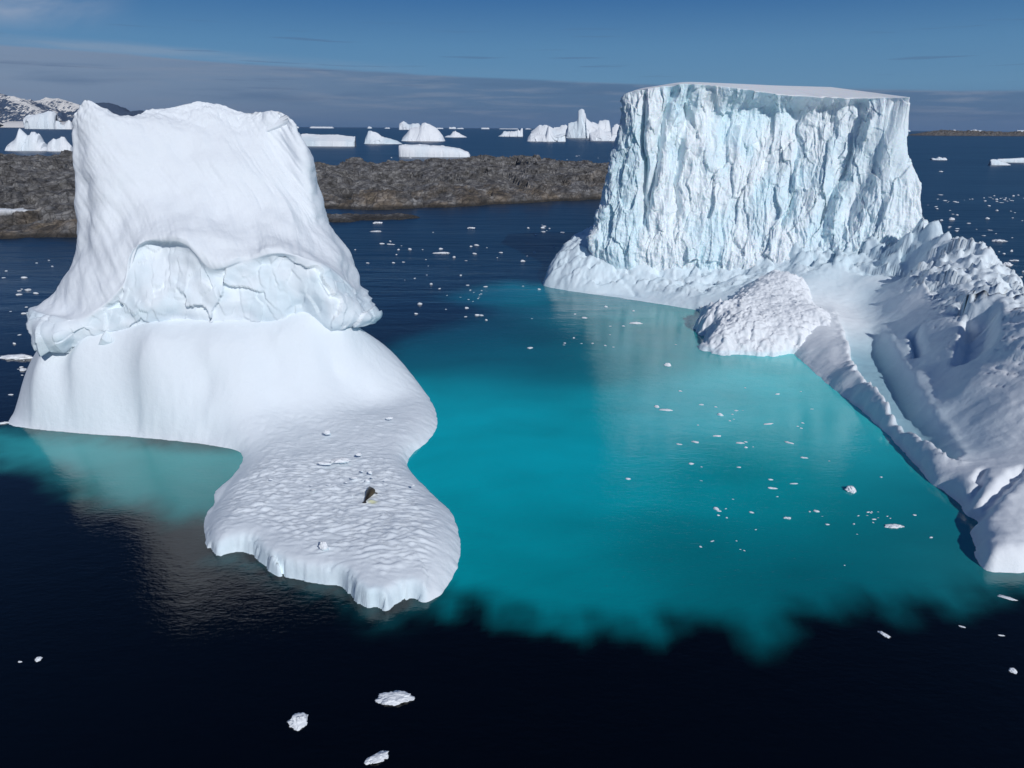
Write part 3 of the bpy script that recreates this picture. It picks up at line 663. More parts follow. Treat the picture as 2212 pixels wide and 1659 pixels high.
# ------------------------------------------------------------------ rock island
def rock_material(name, warm=1.):
    m, t = new_mat(name)
    pos = t.add('ShaderNodeNewGeometry').outputs['Position']
    z = t.add('ShaderNodeSeparateXYZ', ins={0: pos}).outputs[2]
    a = t.add('ShaderNodeAttribute', attribute_name='bluff').outputs['Fac']
    sn = t.add('ShaderNodeAttribute', attribute_name='snowy').outputs['Fac']
    n = t.noise(pos, .07, 8, .65); n2 = t.noise(t.map(pos, (1, .6, 1.6), (0, 0, .5)), .22, 9, .66)
    v = t.add('ShaderNodeTexVoronoi', feature='DISTANCE_TO_EDGE', ins={'Vector': t.map(pos, (1, .7, 1.4), (0, 0, .6)), 'Scale': .32}).outputs[0]
    col = t.ramp(n2, [(.34, (.035, .033, .032)), (.5, (.125, .122, .121)), (.66, (.29, .285, .28))])
    brown = t.ramp(n2, [(.34, (.04, .033, .027)), (.52, (.15, .118, .085)), (.66, (.30, .25, .20))])
    col = t.mix(t.math('MULTIPLY', a, t.math('MULTIPLY', t.sstep(n, .42, .60), .9)), col, brown)
    col = t.mix(t.math('MULTIPLY', t.sstep(n, .60, .72), .25), col, (.10, .095, .04))
    col = t.mix(t.math('MULTIPLY', t.math('SUBTRACT', 1., t.sstep(v, .0, .09)), .6), col, (.03, .028, .026))
    col = t.mix(t.math('MULTIPLY', t.math('SUBTRACT', 1., t.sstep(z, .5, 1.7)), .85), col, (.022, .02, .018))
    col = t.mix(sn, col, (.82, .85, .88))
    hh = t.math('ADD', n2, t.math('MULTIPLY', v, .8))
    b = t.add('ShaderNodeBump', ins={'Strength': .9, 'Distance': 1.6, 'Height': hh})
    p = t.add('ShaderNodeBsdfPrincipled', ins={'Base Color': col, 'Roughness': .85, 'Normal': b.outputs[0]})
    t.add('ShaderNodeOutputMaterial', ins={0: p.outputs[0]}); return m
M_ROCK = rock_material('island_rock')

def rock_island():
    fr = [(-300, 520), (0, 516), (60, 513), (175, 513)]
    pts = [tuple(H(x, y)[:2]) + (3,) for x, y in fr] + [(-108, 215, 3), (-92, 236, 3)]
    pts += [tuple(H(x, y)[:2]) + (w,) for x, y, w in ((640, 452, 4), (700, 450, 4), (788, 453, 5), (860, 452, 5), (920, 449, 5), (1018, 445, 5), (1130, 439, 5), (1220, 434, 5), (1301, 430, 5), (1400, 426, 5), (1460, 415, 5))]
    pts += [(120, 380, 8), (100, 480, 8), (0, 510, 8), (-120, 500, 8), (-300, 470, 8), (-440, 380, 8), (-440, 250, 8)]
    sp = smooth_poly(pts, 4)
    hp = [(0, 460, 222), (60, 458, 222), (170, 460, 222), (0, 443, 240), (80, 447, 236), (0, 425, 262), (0, 400, 290), (170, 400, 290), (0, 348, 400), (90, 349, 400), (160, 352, 400), (-200, 450, 230), (-200, 350, 400),
          (700, 372, 420), (760, 374, 425), (830, 367, 440), (900, 369, 430), (960, 371, 430), (1060, 359, 445), (1150, 360, 440), (1240, 356, 450), (1316, 357, 450), (1400, 357, 450),
          (700, 425, 290), (800, 425, 292), (900, 420, 295), (1000, 412, 300), (1120, 408, 305), (1250, 400, 315), (1320, 398, 318), (760, 400, 335), (900, 395, 340), (1100, 385, 350), (1250, 380, 360)]
    f = tps([W(*p) for p in hp], 3e-3)
    snow = [H(-200, 450, 5)[:2], H(0, 451, 5)[:2], H(40, 453, 5)[:2], H(78, 453, 5)[:2]]
    def zf(q):
        q3 = np.column_stack([q, np.zeros(len(q))])
        d, w = poly_sd(q + 3.0 * np.column_stack([fbm(q3 * .08, 3), fbm(q3 * .08 + 8, 3)]), sp[:, :2], sp[:, 2])
        sl = np.column_stack([q[:, 0] * .8 + q[:, 1] * .5, q[:, 1] * .5 - q[:, 0] * .35, q[:, 0] * 0])
        f1, _ = facets(sl * .07 + 3); f2, _ = facets(sl * .22 + 9)
        f0, _ = facets(sl * .03 + 5)
        nz = 2.6 * f0 + 2.8 * f1 + 1.0 * f2 + 1.9 * (ridge(sl * .045, 4) - .5) + .5 * fbm(q3 * .35, 3)
        e = 1 - np.exp(-np.maximum(d, 0) / w)
        h = np.clip(f(q), 1, 16) * (.25 + .75 * e) * np.minimum(1, e * 3) + nz * e
        sd_, _, st = line_d(q, snow); sn = (1 - ss(sd_ + 1.4 * fbm(q3 * .2, 3), 2.6 * (1.15 - st), 3.4 * (1.15 - st)))
        h = h * (1 - sn) + sn * (5 + 0 * h)
        z = np.where(d > 0, h, d * .8); z = np.maximum(z, -1.5)
        z = np.maximum(z, np.where(d > .8, -.2 + .5 * fbm(q3 * .2, 2), -2))
        return z, {'bluff': 1 - ss(d, 14, 34) * .95, 'snowy': sn}
    V, F, at = hfield(-330, 125, 180, 515, .9, zf)
    o = mesh_np('rock_island', V, F, M_ROCK, attrs=at, smooth=False)
    tag(o, 'low bare grey brown rock island stretching behind both tall icebergs', 'island')
    # wet skerry in front of it
    for nm, pl, hh, lb in (('rock_skerry', [(672, 478), (700, 480), (760, 480), (784, 476), (870, 474), (905, 469), (860, 466), (780, 467), (700, 466), (672, 468)], 1.3, 'flat dark wet rock reef in the sea just in front of the long rock island'),):
        sp2 = smooth_poly([H(*p)[:2] for p in pl], 4)
        def z2(q):
            q3 = np.column_stack([q, np.zeros(len(q))]); d, _ = poly_sd(q + 1.5 * np.column_stack([fbm(q3 * .2, 3), fbm(q3 * .2 + 8, 3)]), sp2)
            z = np.where(d > 0, hh * (1 - np.exp(-np.maximum(d, 0) / 2)) + .45 * fbm(q3 * .3, 3), d); return np.maximum(z, -1.5), {'bluff': np.ones(len(q)) * .4, 'snowy': np.zeros(len(q))}
        V, F, at = hfield(sp2[:, 0].min() - 3, sp2[:, 0].max() + 3, sp2[:, 1].min() - 3, sp2[:, 1].max() + 3, .5, z2)
        tag(mesh_np(nm, V, F, M_ROCK, attrs=at, smooth=False), lb, 'reef')
rock_island()

# ------------------------------------------------------------------ far icebergs: real solids grown from a ridge profile
def Z5(x, y): return (x * .3493 + 606, y * .3493 + 212)
def Z6(x, y): return (x * .2054, y * .2054 + 189.4)
def Z8(x, y): return (x * .1918 + 1893.7, y * .1918 + 151.5)
def far_solid(name, f, prof, basey, depth, label, cat, group, mat=None, Ymax=9000., bare=.2, rough=.10, lean=0., flat=0., seed=0, dist=None, slab=False):
    """prof: skyline from left to right in picture pixels; the solid gets its own distance from its waterline"""
    pr = [f(*p) for p in prof]; by = f(0, basey)[1]; xm = np.mean([p[0] for p in pr])
    Yb = dist if dist else min(H(xm, by)[1] if ray(xm, by)[2] < -1e-4 else Ymax, Ymax)
    w = [W(px, py, Yb * (1 + .0)) for px, py in pr]; X = np.array([p[0] for p in w]); Z = np.array([max(p[2], .0) for p in w])
    if Yb > 10000: Z = np.maximum(Z * .55, 0); Z[0] = Z[-1] = 0
    wid = X[-1] - X[0]; D = max(depth * wid, 2.)
    nx, ny = (150, 60) if wid / Yb > .035 else (60, 24)
    u = np.linspace(X[0], X[-1], nx); hu = np.interp(u, X, Z); top = Z.max()
    v = np.linspace(-1, 1, ny)
    U, Vv = np.meshgrid(u, v, indexing='ij'); Hh = np.repeat(hu[:, None], ny, 1)
    s = (U - X[0]) / wid; plan = np.sqrt(np.clip(1 - (2 * s - 1) ** 2, 0, 1)) ** .5      # plan outline
    k = 1.5 + 3. * flat
    cross = np.clip(1 - np.abs(Vv) ** k, 0, 1) ** (.8 - .3 * flat)
    if slab: cross = np.clip((Vv + 1) / .10, 0, 1) * np.clip((1 - Vv) / .1, 0, 1) * (.42 + .58 * (Vv + 1) / 2)
    q = np.column_stack([U.ravel() / top, (Vv * D / 2).ravel() / top, np.full(U.size, seed * 3.1)])
    n1 = fbm(q * .9, 4).reshape(U.shape); fc = (facets(q * 1.5)[0] + .5 * facets(q * 3.4 + 5)[0]).reshape(U.shape)
    edge = np.sin(np.clip(s, 0, 1) * np.pi) ** .3
    Zz = Hh * cross * (1 + (rough * 1.1 * n1 + (rough * 1.8 + .05 * (1 - flat)) * fc) * (1 - cross * .45)) * (1 + lean * Vv)
    Zz = np.maximum(Zz, -.02 * top) - .015 * top
    Yy = Yb + D * .5 + Vv * D / 2 * (.25 + .75 * plan) + rough * top * (.8 * n1 + .9 * fc)
    P = np.column_stack([U.ravel(), Yy.ravel(), Zz.ravel()])
    c = np.array([U.mean(), Yb + D / 2, 0])
    at = np.clip(bare + .45 * (fbm(q * .8 + 5, 2)), 0, 1)
    o = mesh_np(name, P - c, grid_faces(nx, ny)[:, ::-1][:, ::-1], mat or M_FAR, attrs={'bare': at}, smooth=False)
    o.location = c; tag(o, label, cat, group); return o
GB = 'icebergs drifting far out in the open sea'; GH = 'tiny icebergs on the horizon'
far_solid('iceberg', Z5, [(95, 225), (110, 218), (200, 221), (350, 224), (420, 232), (462, 238), (462, 262), (450, 275)], 298, .30, 'wide flat grey white ice slab directly right of the left tower', 'iceberg', GB, flat=1, slab=True, seed=1, rough=.03)
far_solid('iceberg', Z5, [(510, 280), (515, 238), (530, 208), (550, 200), (590, 212), (630, 240), (670, 250), (710, 264), (742, 280)], 283, .5, 'pale blue hump backed iceberg tapering to the right, beside the domed one', 'iceberg', GB, seed=2, bare=.45)
far_solid('iceberg', Z5, [(728, 188), (729, 155), (745, 140), (775, 152), (790, 163), (815, 152), (850, 162), (870, 188)], 190, .5, 'low ragged iceberg peeping out behind the domed iceberg', 'iceberg', GB, seed=3, rough=.16)
far_solid('iceberg', Z5, [(735, 266), (745, 240), (765, 220), (790, 190), (820, 185), (850, 176), (865, 155), (885, 148), (915, 155), (950, 182), (975, 205), (995, 230), (1010, 266)], 266, .6, 'rounded white dome iceberg in the middle of the gap', 'iceberg', GB, seed=4, rough=.07, bare=.05)
far_solid('iceberg', Z5, [(1008, 242), (1020, 234), (1045, 228), (1060, 212), (1078, 204), (1100, 214), (1120, 226), (1150, 241)], 242, .5, 'small pointed iceberg just right of the white dome', 'iceberg', GB, seed=5, bare=.05)
far_solid('iceberg', Z5, [(722, 330), (722, 293), (745, 287), (820, 288), (900, 290), (960, 294), (1040, 302), (1100, 311), (1130, 325), (1158, 334), (1169, 356)], 364, .30, 'long low white ice slab floating in front of the domed iceberg', 'iceberg', GB, flat=.8, seed=6, rough=.04, bare=0.)
far_solid('iceberg', Z5, [(1343, 236), (1362, 226), (1378, 208), (1410, 206), (1440, 200), (1462, 197), (1470, 187), (1480, 200), (1490, 188), (1499, 190), (1500, 236)], 237, .4, 'small jagged iceberg alone in the middle of the gap', 'iceberg', GB, seed=7, rough=.14)
far_solid('iceberg', Z5, [(1550, 208), (1575, 190), (1600, 172), (1640, 166), (1700, 180), (1765, 168), (1790, 172), (1810, 208)], 232, .5, 'rounded white iceberg behind the split peaked one', 'iceberg', GB, seed=8)
far_solid('iceberg', Z5, [(1765, 246), (1772, 200), (1785, 150), (1815, 140), (1838, 130), (1850, 98), (1870, 87), (1893, 90), (1900, 118), (1930, 138), (1965, 147), (1985, 140), (2000, 143), (2025, 137), (2042, 142), (2048, 165), (2060, 246)], 247, .5, 'largest far iceberg with a tall castle like peak', 'iceberg', GB, seed=9, rough=.12)
far_solid('iceberg', Z5, [(1522, 268), (1530, 245), (1548, 222), (1600, 216), (1640, 222), (1650, 180), (1660, 158), (1680, 195), (1700, 232), (1730, 222), (1765, 215), (1768, 266)], 268, .45, 'low split iceberg with one sharp central peak', 'iceberg', GB, seed=10, rough=.16, bare=.1)
far_solid('iceberg', Z5, [(1915, 264), (1914, 212), (1940, 205), (1980, 190), (2010, 205), (2050, 205), (2058, 178), (2085, 166), (2118, 168), (2160, 180), (2200, 264)], 264, .45, 'blocky iceberg half hidden behind the left edge of the fluted cliff', 'iceberg', GB, seed=11, rough=.12)
far_solid('iceberg', Z6, [(225, 402), (228, 370), (210, 302), (330, 280), (420, 262), (480, 249), (508, 252), (530, 285), (545, 312), (556, 350), (558, 404)], 406, .5, 'big tilted block iceberg under the snowy mountains', 'iceberg', GB, flat=.5, seed=12, rough=.13, dist=5600)
far_solid('iceberg', Z6, [(556, 410), (556, 352), (580, 358), (612, 376), (635, 387), (655, 385), (665, 362), (690, 346), (714, 358), (736, 412)], 413, .5, 'small two lobed iceberg touching the tilted block', 'iceberg', GB, seed=13, dist=5400)
far_solid('iceberg', Z6, [(14, 660), (18, 592), (50, 565), (84, 540), (108, 500), (122, 440), (130, 424), (148, 442), (180, 470), (212, 500), (232, 492), (250, 488), (256, 450), (275, 448), (292, 446), (315, 470), (340, 488), (352, 525), (375, 565), (402, 575), (408, 612), (450, 640), (490, 652), (492, 660)], 664, .45, 'twin peaked iceberg with a sharp horn at far left', 'iceberg', GB, seed=14, rough=.09, bare=.15)
far_solid('iceberg', Z6, [(468, 640), (464, 600), (470, 570), (500, 545), (522, 524), (550, 534), (575, 520), (600, 506), (638, 508), (660, 545), (690, 588), (716, 618), (720, 640), (727, 664)], 668, .5, 'small rounded iceberg right of the twin peaked one', 'iceberg', GB, seed=15, rough=.09, bare=.25)
far_solid('iceberg', Z8, [(640, 996), (650, 988), (690, 996), (715, 984), (745, 980), (765, 990), (785, 984), (805, 990), (811, 1008)], 1012, .5, 'small rough ice floe in the dark sea right of the fluted cliff', 'ice floe', GB, seed=16, rough=.16)
far_solid('iceberg', Z8, [(1303, 1045), (1308, 1010), (1350, 1006), (1400, 1012), (1450, 1030), (1500, 1048), (1536, 1066)], 1070, .4, 'wedge shaped floe end lying in front of the long flat floe', 'ice floe', GB, seed=17, rough=.10)
far_solid('iceberg', Z8, [(1372, 1014), (1380, 1000), (1450, 998), (1550, 995), (1659, 988), (1800, 984), (1850, 990), (1860, 1030)], 1040, .12, 'long flat ice floe with turquoise edge cut by the right picture border', 'ice floe', GB, seed=18, rough=.03, flat=.9, bare=.5)
hor = [('Z5', [(75, 170), (80, 165), (105, 166), (112, 171)], 171, 'tiny speck of ice on the horizon beside the left tower'),
       ('Z5', [(172, 173), (178, 167), (310, 169), (322, 175)], 175, 'long low tabular iceberg on the horizon'),
       ('Z5', [(535, 177), (540, 168), (548, 164), (560, 170), (564, 177)], 177, 'tiny pointed iceberg on the horizon above the pale blue hump'),
       ('Z5', [(640, 179), (650, 176), (672, 177), (676, 180)], 180, 'faint sliver of ice on the horizon left of the dome'),
       ('Z5', [(958, 183), (965, 177), (1000, 178), (1008, 184)], 184, 'low sliver iceberg on the horizon just right of the dome'),
       ('Z5', [(1040, 185), (1043, 168), (1055, 172), (1065, 167), (1080, 168), (1086, 185)], 186, 'tiny twin towered iceberg on the horizon'),
       ('Z5', [(1084, 186), (1095, 180), (1125, 177), (1135, 186)], 187, 'low iceberg touching the twin towered one on the horizon'),
       ('Z5', [(1240, 187), (1242, 176), (1288, 176), (1292, 187)], 188, 'tiny square tabular iceberg on the horizon'),
       ('Z5', [(1350, 188), (1356, 183), (1400, 184), (1465, 183), (1472, 188)], 189, 'long thin strip of ice on the horizon left of the castle peak'),
       ('Z5', [(1510, 189), (1522, 181), (1540, 184), (1556, 190)], 190, 'tiny ice tip on the horizon beside the castle group'),
       ('Z8', [(820, 674), (850, 665), (872, 660), (880, 650), (905, 652), (913, 674)], 676, 'tiny peaked iceberg on the right horizon left of the rock strip summit'),
       ('Z8', [(1068, 686), (1075, 662), (1110, 655), (1130, 642), (1150, 652), (1180, 658), (1210, 664), (1232, 686)], 690, 'lumpy white iceberg on the right horizon behind the rock strip'),
       ('Z8', [(1596, 672), (1604, 656), (1659, 658), (1720, 656), (1730, 672)], 674, 'low iceberg on the horizon at the right picture border'),
       ('Z8', [(346, 668), (350, 648), (362, 652), (385, 665), (388, 669)], 671, 'tiny iceberg on the horizon touching the fluted cliff edge')]
for i, (f, pr, by, lb) in enumerate(hor):
    far_solid('iceberg', {'Z5': Z5, 'Z8': Z8}[f], pr, by, .4, lb, 'iceberg', GH, seed=20 + i, rough=.08, bare=.1, flat=.3, dist=14000 + 300 * i)

def low_strip():
    pr = [Z8(*p) for p in ((330, 738), (420, 722), (540, 705), (630, 690), (720, 684), (800, 682), (900, 690), (980, 690), (1060, 686), (1180, 690), (1300, 694), (1420, 700), (1500, 704), (1600, 696), (1800, 694), (2000, 712))]
    base = H(Z8(700, 738)[0], Z8(0, 738)[1])[1]
    w = [W(x, y, base + 60) for x, y in pr]; X = np.array([p[0] for p in w]); Z = np.array([p[2] for p in w])
    nx, ny = 260, 40; u = np.linspace(X[0], X[-1], nx); v = np.linspace(0, 1, ny); U, Vv = np.meshgrid(u, v, indexing='ij')
    q = np.column_stack([U.ravel(), Vv.ravel() * 160, 0 * U.ravel()]) * .03
    hh = np.interp(U, X, np.maximum(Z, .3)); pr_ = np.sin(np.clip(Vv * 1.6, 0, 1) * np.pi / 2) * (1 - ss(Vv, .8, 1))
    z = hh * pr_ * (1 + .25 * facets(q * 2)[0].reshape(U.shape) + .2 * fbm(q * 3, 3).reshape(U.shape)) - .3
    n = fbm(q * .7, 2).reshape(U.shape)
    P = np.column_stack([U.ravel(), (base - 40 + Vv * 160 + n * 14 * (1 - Vv)).ravel(), z.ravel()])
    o = mesh_np('rock_strip', P, grid_faces(nx, ny), M_ROCK, attrs={'bluff': np.ones(U.size) * .8, 'snowy': np.zeros(U.size)}, smooth=False)
    tag(o, 'thin line of brown rock islets near the right horizon', 'rock islet')
low_strip()

# ------------------------------------------------------------------ mountains
def mountains():
    m, t = new_mat('mountain')
    g = t.add('ShaderNodeNewGeometry'); pos = g.outputs['Position']
    nz = t.add('ShaderNodeSeparateXYZ', ins={0: g.outputs['Normal']}).outputs[2]
    zz = t.add('ShaderNodeSeparateXYZ', ins={0: pos}).outputs[2]
    n = t.noise(t.map(pos, (1, 1, 1.8)), .0028, 7, .6); n2 = t.noise(pos, .012, 5, .6)
    f = t.math('ADD', nz, t.math('MULTIPLY', t.math('SUBTRACT', n, .5), 1.3))
    f = t.math('ADD', f, t.math('MULTIPLY', zz, -.00035))
    f = t.math('ADD', f, t.math('MULTIPLY', t.math('SUBTRACT', n2, .5), .4))
    ds = t.add('ShaderNodeAttribute', attribute_name='rock_bias').outputs['Fac']  # shifts a whole range from snow towards rock
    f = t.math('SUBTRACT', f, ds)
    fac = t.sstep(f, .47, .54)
    col = t.mix(fac, (.045, .075, .13), (.80, .78, .74))  # rock tinted blue, distance haze put into its colour
    p = t.add('ShaderNodeBsdfPrincipled', ins={'Base Color': col, 'Roughness': .9})
    t.add('ShaderNodeOutputMaterial', ins={0: p.outputs[0]})
    def rng(name, prof, Y, D, label, sd, amp=1., dark=0.):
        pr = [Z6(*p_) for p_ in prof]; w = [W(x, y, Y) for x, y in pr]; X = np.array([a[0] for a in w]); Z = np.array([max(a[2], 0) for a in w])
        nx, ny = 300, 110; u = np.linspace(X[0], X[-1], nx); v = np.linspace(0, 1, ny); U, Vv = np.meshgrid(u, v, indexing='ij')
        hh = np.interp(U, X, Z); top = Z.max(); q = np.column_stack([U.ravel() / top, Vv.ravel() * D / top, np.full(U.size, sd * 2.7)])
        tent = np.where(Vv < .5, (Vv / .5) ** 1.15, (1 - Vv) / .5)
        r = ridge(q * np.array([1.3, .7, 1]), 5, .5).reshape(U.shape); r2 = ridge(q * 3.1 + 4, 4).reshape(U.shape)
        z = hh * tent + (r - .62) * top * .75 * amp * tent * (1 - tent) * 2.2 + (r2 - .6) * top * .12 * amp * np.minimum(1, tent * 3) * (1 - .5 * tent)
        P = np.column_stack([U.ravel(), (Y - D / 2 + Vv * D).ravel(), z.ravel() - 2])
        o = mesh_np(name, P, grid_faces(nx, ny), m, smooth=False, attrs={'rock_bias': np.full(len(P), dark)}); tag(o, kind='structure'); o['label'] = label
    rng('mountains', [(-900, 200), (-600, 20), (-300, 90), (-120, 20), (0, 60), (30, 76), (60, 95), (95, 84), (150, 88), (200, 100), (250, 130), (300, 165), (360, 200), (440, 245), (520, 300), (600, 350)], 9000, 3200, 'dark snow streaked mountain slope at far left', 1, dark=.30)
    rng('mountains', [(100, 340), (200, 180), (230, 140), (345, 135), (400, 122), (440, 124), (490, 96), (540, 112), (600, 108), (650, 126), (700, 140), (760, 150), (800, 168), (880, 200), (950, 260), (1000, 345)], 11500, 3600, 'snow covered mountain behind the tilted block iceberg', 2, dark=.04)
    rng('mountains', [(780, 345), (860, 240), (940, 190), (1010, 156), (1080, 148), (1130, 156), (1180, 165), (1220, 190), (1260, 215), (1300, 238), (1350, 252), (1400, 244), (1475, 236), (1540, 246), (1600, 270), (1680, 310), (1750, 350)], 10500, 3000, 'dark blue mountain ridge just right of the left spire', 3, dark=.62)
    # low snow shore under them
    pr = [Z6(*p_) for p_ in ((-900, 350), (-300, 350), (0, 350), (100, 352), (190, 354), (260, 362), (420, 366), (800, 368), (900, 371))]
    Y = 8000; w = [W(x, y, Y) for x, y in pr]; X = np.array([a[0] for a in w]); Z = np.array([max(a[2], 1) for a in w])
    nx, ny = 120, 20; u = np.linspace(X[0], X[-1], nx); v = np.linspace(0, 1, ny); U, Vv = np.meshgrid(u, v, indexing='ij')
    z = np.interp(U, X, Z) * np.minimum(1, Vv * 6) ** .5 * (1 + .06 * fbm(np.column_stack([U.ravel() * .004, Vv.ravel() * 3, 0 * U.ravel()]), 3).reshape(U.shape)) - 1
    m2, t2 = new_mat('shore_snow'); p2 = t2.add('ShaderNodeBsdfPrincipled', ins={'Base Color': (.78, .76, .74, 1), 'Roughness': .9}); t2.add('ShaderNodeOutputMaterial', ins={0: p2.outputs[0]})
    o = mesh_np('snow_shore', np.column_stack([U.ravel(), (Y + Vv * 1500).ravel(), z.ravel()]), grid_faces(nx, ny), m2); tag(o, kind='structure'); o['label'] = 'low snow covered shore below the mountains'
mountains()

# ------------------------------------------------------------------ floating and lying ice pieces
def chunk_mesh(name, seed, flat=.4, elong=1.4, sub=3, cuts=5, skirt=.3):
    bm = bmesh.new(); bmesh.ops.create_icosphere(bm, subdivisions=sub, radius=1)
    rr = np.random.RandomState(seed); P = np.array([v.co[:] for v in bm.verts])
    for k in range(cuts):
        nrm = rr.normal(size=3); nrm[2] = abs(nrm[2]) * .7; nrm /= np.linalg.norm(nrm); h = rr.uniform(.5, .85)
        dd = P @ nrm; P = P - np.maximum(dd - h, 0)[:, None] * nrm * .92
    P *= (1 + .22 * fbm(P * 1.3 + seed, 3) + (.20 if sub > 3 else .12) * facets(P * 1.8 + seed)[0] + (.10 if sub > 3 else 0) * facets(P * 4.5 + seed)[0] + .05 * fbm(P * 4 + seed, 2))[:, None]
    P *= np.array([elong, 1, flat]); P[:, 2] += flat * skirt
    a = rr.uniform(-.3, .3); P[:, 2] += P[:, 0] * a * flat
    for v, p in zip(bm.verts, P): v.co = p
    me = bpy.data.meshes.new(name); bm.to_mesh(me); bm.free()
    for p in me.polygons: p.use_smooth = (sub > 3)
    at = me.attributes.new('bare', 'FLOAT', 'POINT'); at.data.foreach_set('value', np.clip(.10 - .9 * P[:, 2] / flat, 0, 1).astype(np.float32))
    me.materials.append(M_BRASH); return me
PROTO = [chunk_mesh('ice_fragment', 100 + i, [.35, .45, .3, .6, .4, .5, .28, .42, .35, .5][i], [1.5, 1.2, 2.0, 1.1, 1.7, 1.3, 2.3, 1.5, 1.2, 1.8][i], 2 if i < 8 else 3) for i in range(10)]
BIG = [chunk_mesh('ice_fragment', 200 + i, [.42, .5, .45, .4, .35, .3][i], [1.7, 1.25, 1.7, 1.9, 2.2, 2.8][i], 5, 7) for i in range(6)]
rp = random.Random(3)
def piece(px, py, wpx, label, group=None, me=None, z=0., rot=None, cat='ice piece', name='ice_fragment', sq=1.):
    p = H(px, py, z); d = np.linalg.norm(p - np.array([0, 0, CAM_H])); m = me or rp.choice(PROTO); hx = max(abs(v.co.x) for v in m.vertices); s = wpx / 1475. * d / 2 / hx; o = bpy.data.objects.new(name, m); C.objects.link(o)
    o.location = p; r_ = rp.uniform(-.5, .5) if rot is None else rot
    o.rotation_euler = (0, 0, r_); o.scale = (s, s * rp.uniform(.7, 1.1), s * sq * rp.uniform(.8, 1.15)); tag(o, label, cat, group); return o
# pieces lying on the shelf, each told apart
def Z7(x, y): return (x * .1507 + 666.6, y * .1507 + 856)
for (x, y), w, lb, b, r_, sq in (
        (Z7(235, 965), 30, 'low angular ice block at the left of the broken pair on the shelf neck', BIG[4], .1, 1.2),
        (Z7(475, 925), 40, 'larger tilted ice slab of the broken pair on the shelf neck', BIG[3], .25, 1.5),
        (Z7(273, 525), 17, 'white ice block on the snow slope above the broken slab pair', BIG[1], .1, 1.6),
        (Z7(1160, 320), 13, 'white ice lump near the upper right edge of the snow shelf', BIG[0], .1, 1.5),
        (Z7(728, 838), 14, 'rounded snow lump just right of the broken slab pair', BIG[1], .5, 1.3),
        (Z7(650, 1170), 13, 'flat white chunk above and left of the seal', BIG[0], .0, 1.3),
        (Z7(770, 1075), 8, 'small snow lump below the rounded lump on the shelf', None, 0, 1.3),
        (Z7(885, 1100), 9, 'small upright lump highest of those right above the seal', BIG[1], 0, 2.0),
        (Z7(918, 1168), 7, 'small round lump second above the seal', None, 0, 1.6),
        (Z7(845, 1212), 9, 'crumbled snow bits nearest above the seal', None, 0, 1.2),
        (Z7(1092, 1213), 7, 'small snow lump up and right of the seal', None, 0, 1.2),
        (Z7(295, 1272), 9, 'grey snow lump left of the seal, upper of the left cluster', None, 0, 1.4),
        (Z7(385, 1290), 8, 'small lump in the left cluster, nearest to the seal', None, 0, 1.2),
        (Z7(32, 1280), 8, 'small lump at the left end of the scattered row on the shelf', None, 0, 1.4),
        (Z7(70, 1342), 12, 'flat block below the left end of the scattered row', BIG[3], 0, 1.3),
        (Z7(535, 1235), 6, 'tiny crumb between the left cluster and the flat white chunk', None, 0, 1.2),
        (Z7(1495, 1285), 7, 'tiny lump near the right edge of the shelf beside the seal', None, 0, 1.2),
        (Z7(625, 1428), 4, 'tiny upright crumb left of the seal', None, 0, 2.4),
        ((584, 1036 + 0), 8, 'small lump near the left shore of the snow shelf', None, 0, 1.2),
        ((701, 1182), 20, 'bright white ice ball lying alone near the broken front edge of the shelf', BIG[1], .2, 2.1)):
    piece(x, y, w * 1.2, lb, 'ice blocks lying on the snow shelf', me=b, z=1.9, rot=r_, sq=sq, cat='ice block', name='ice_block')
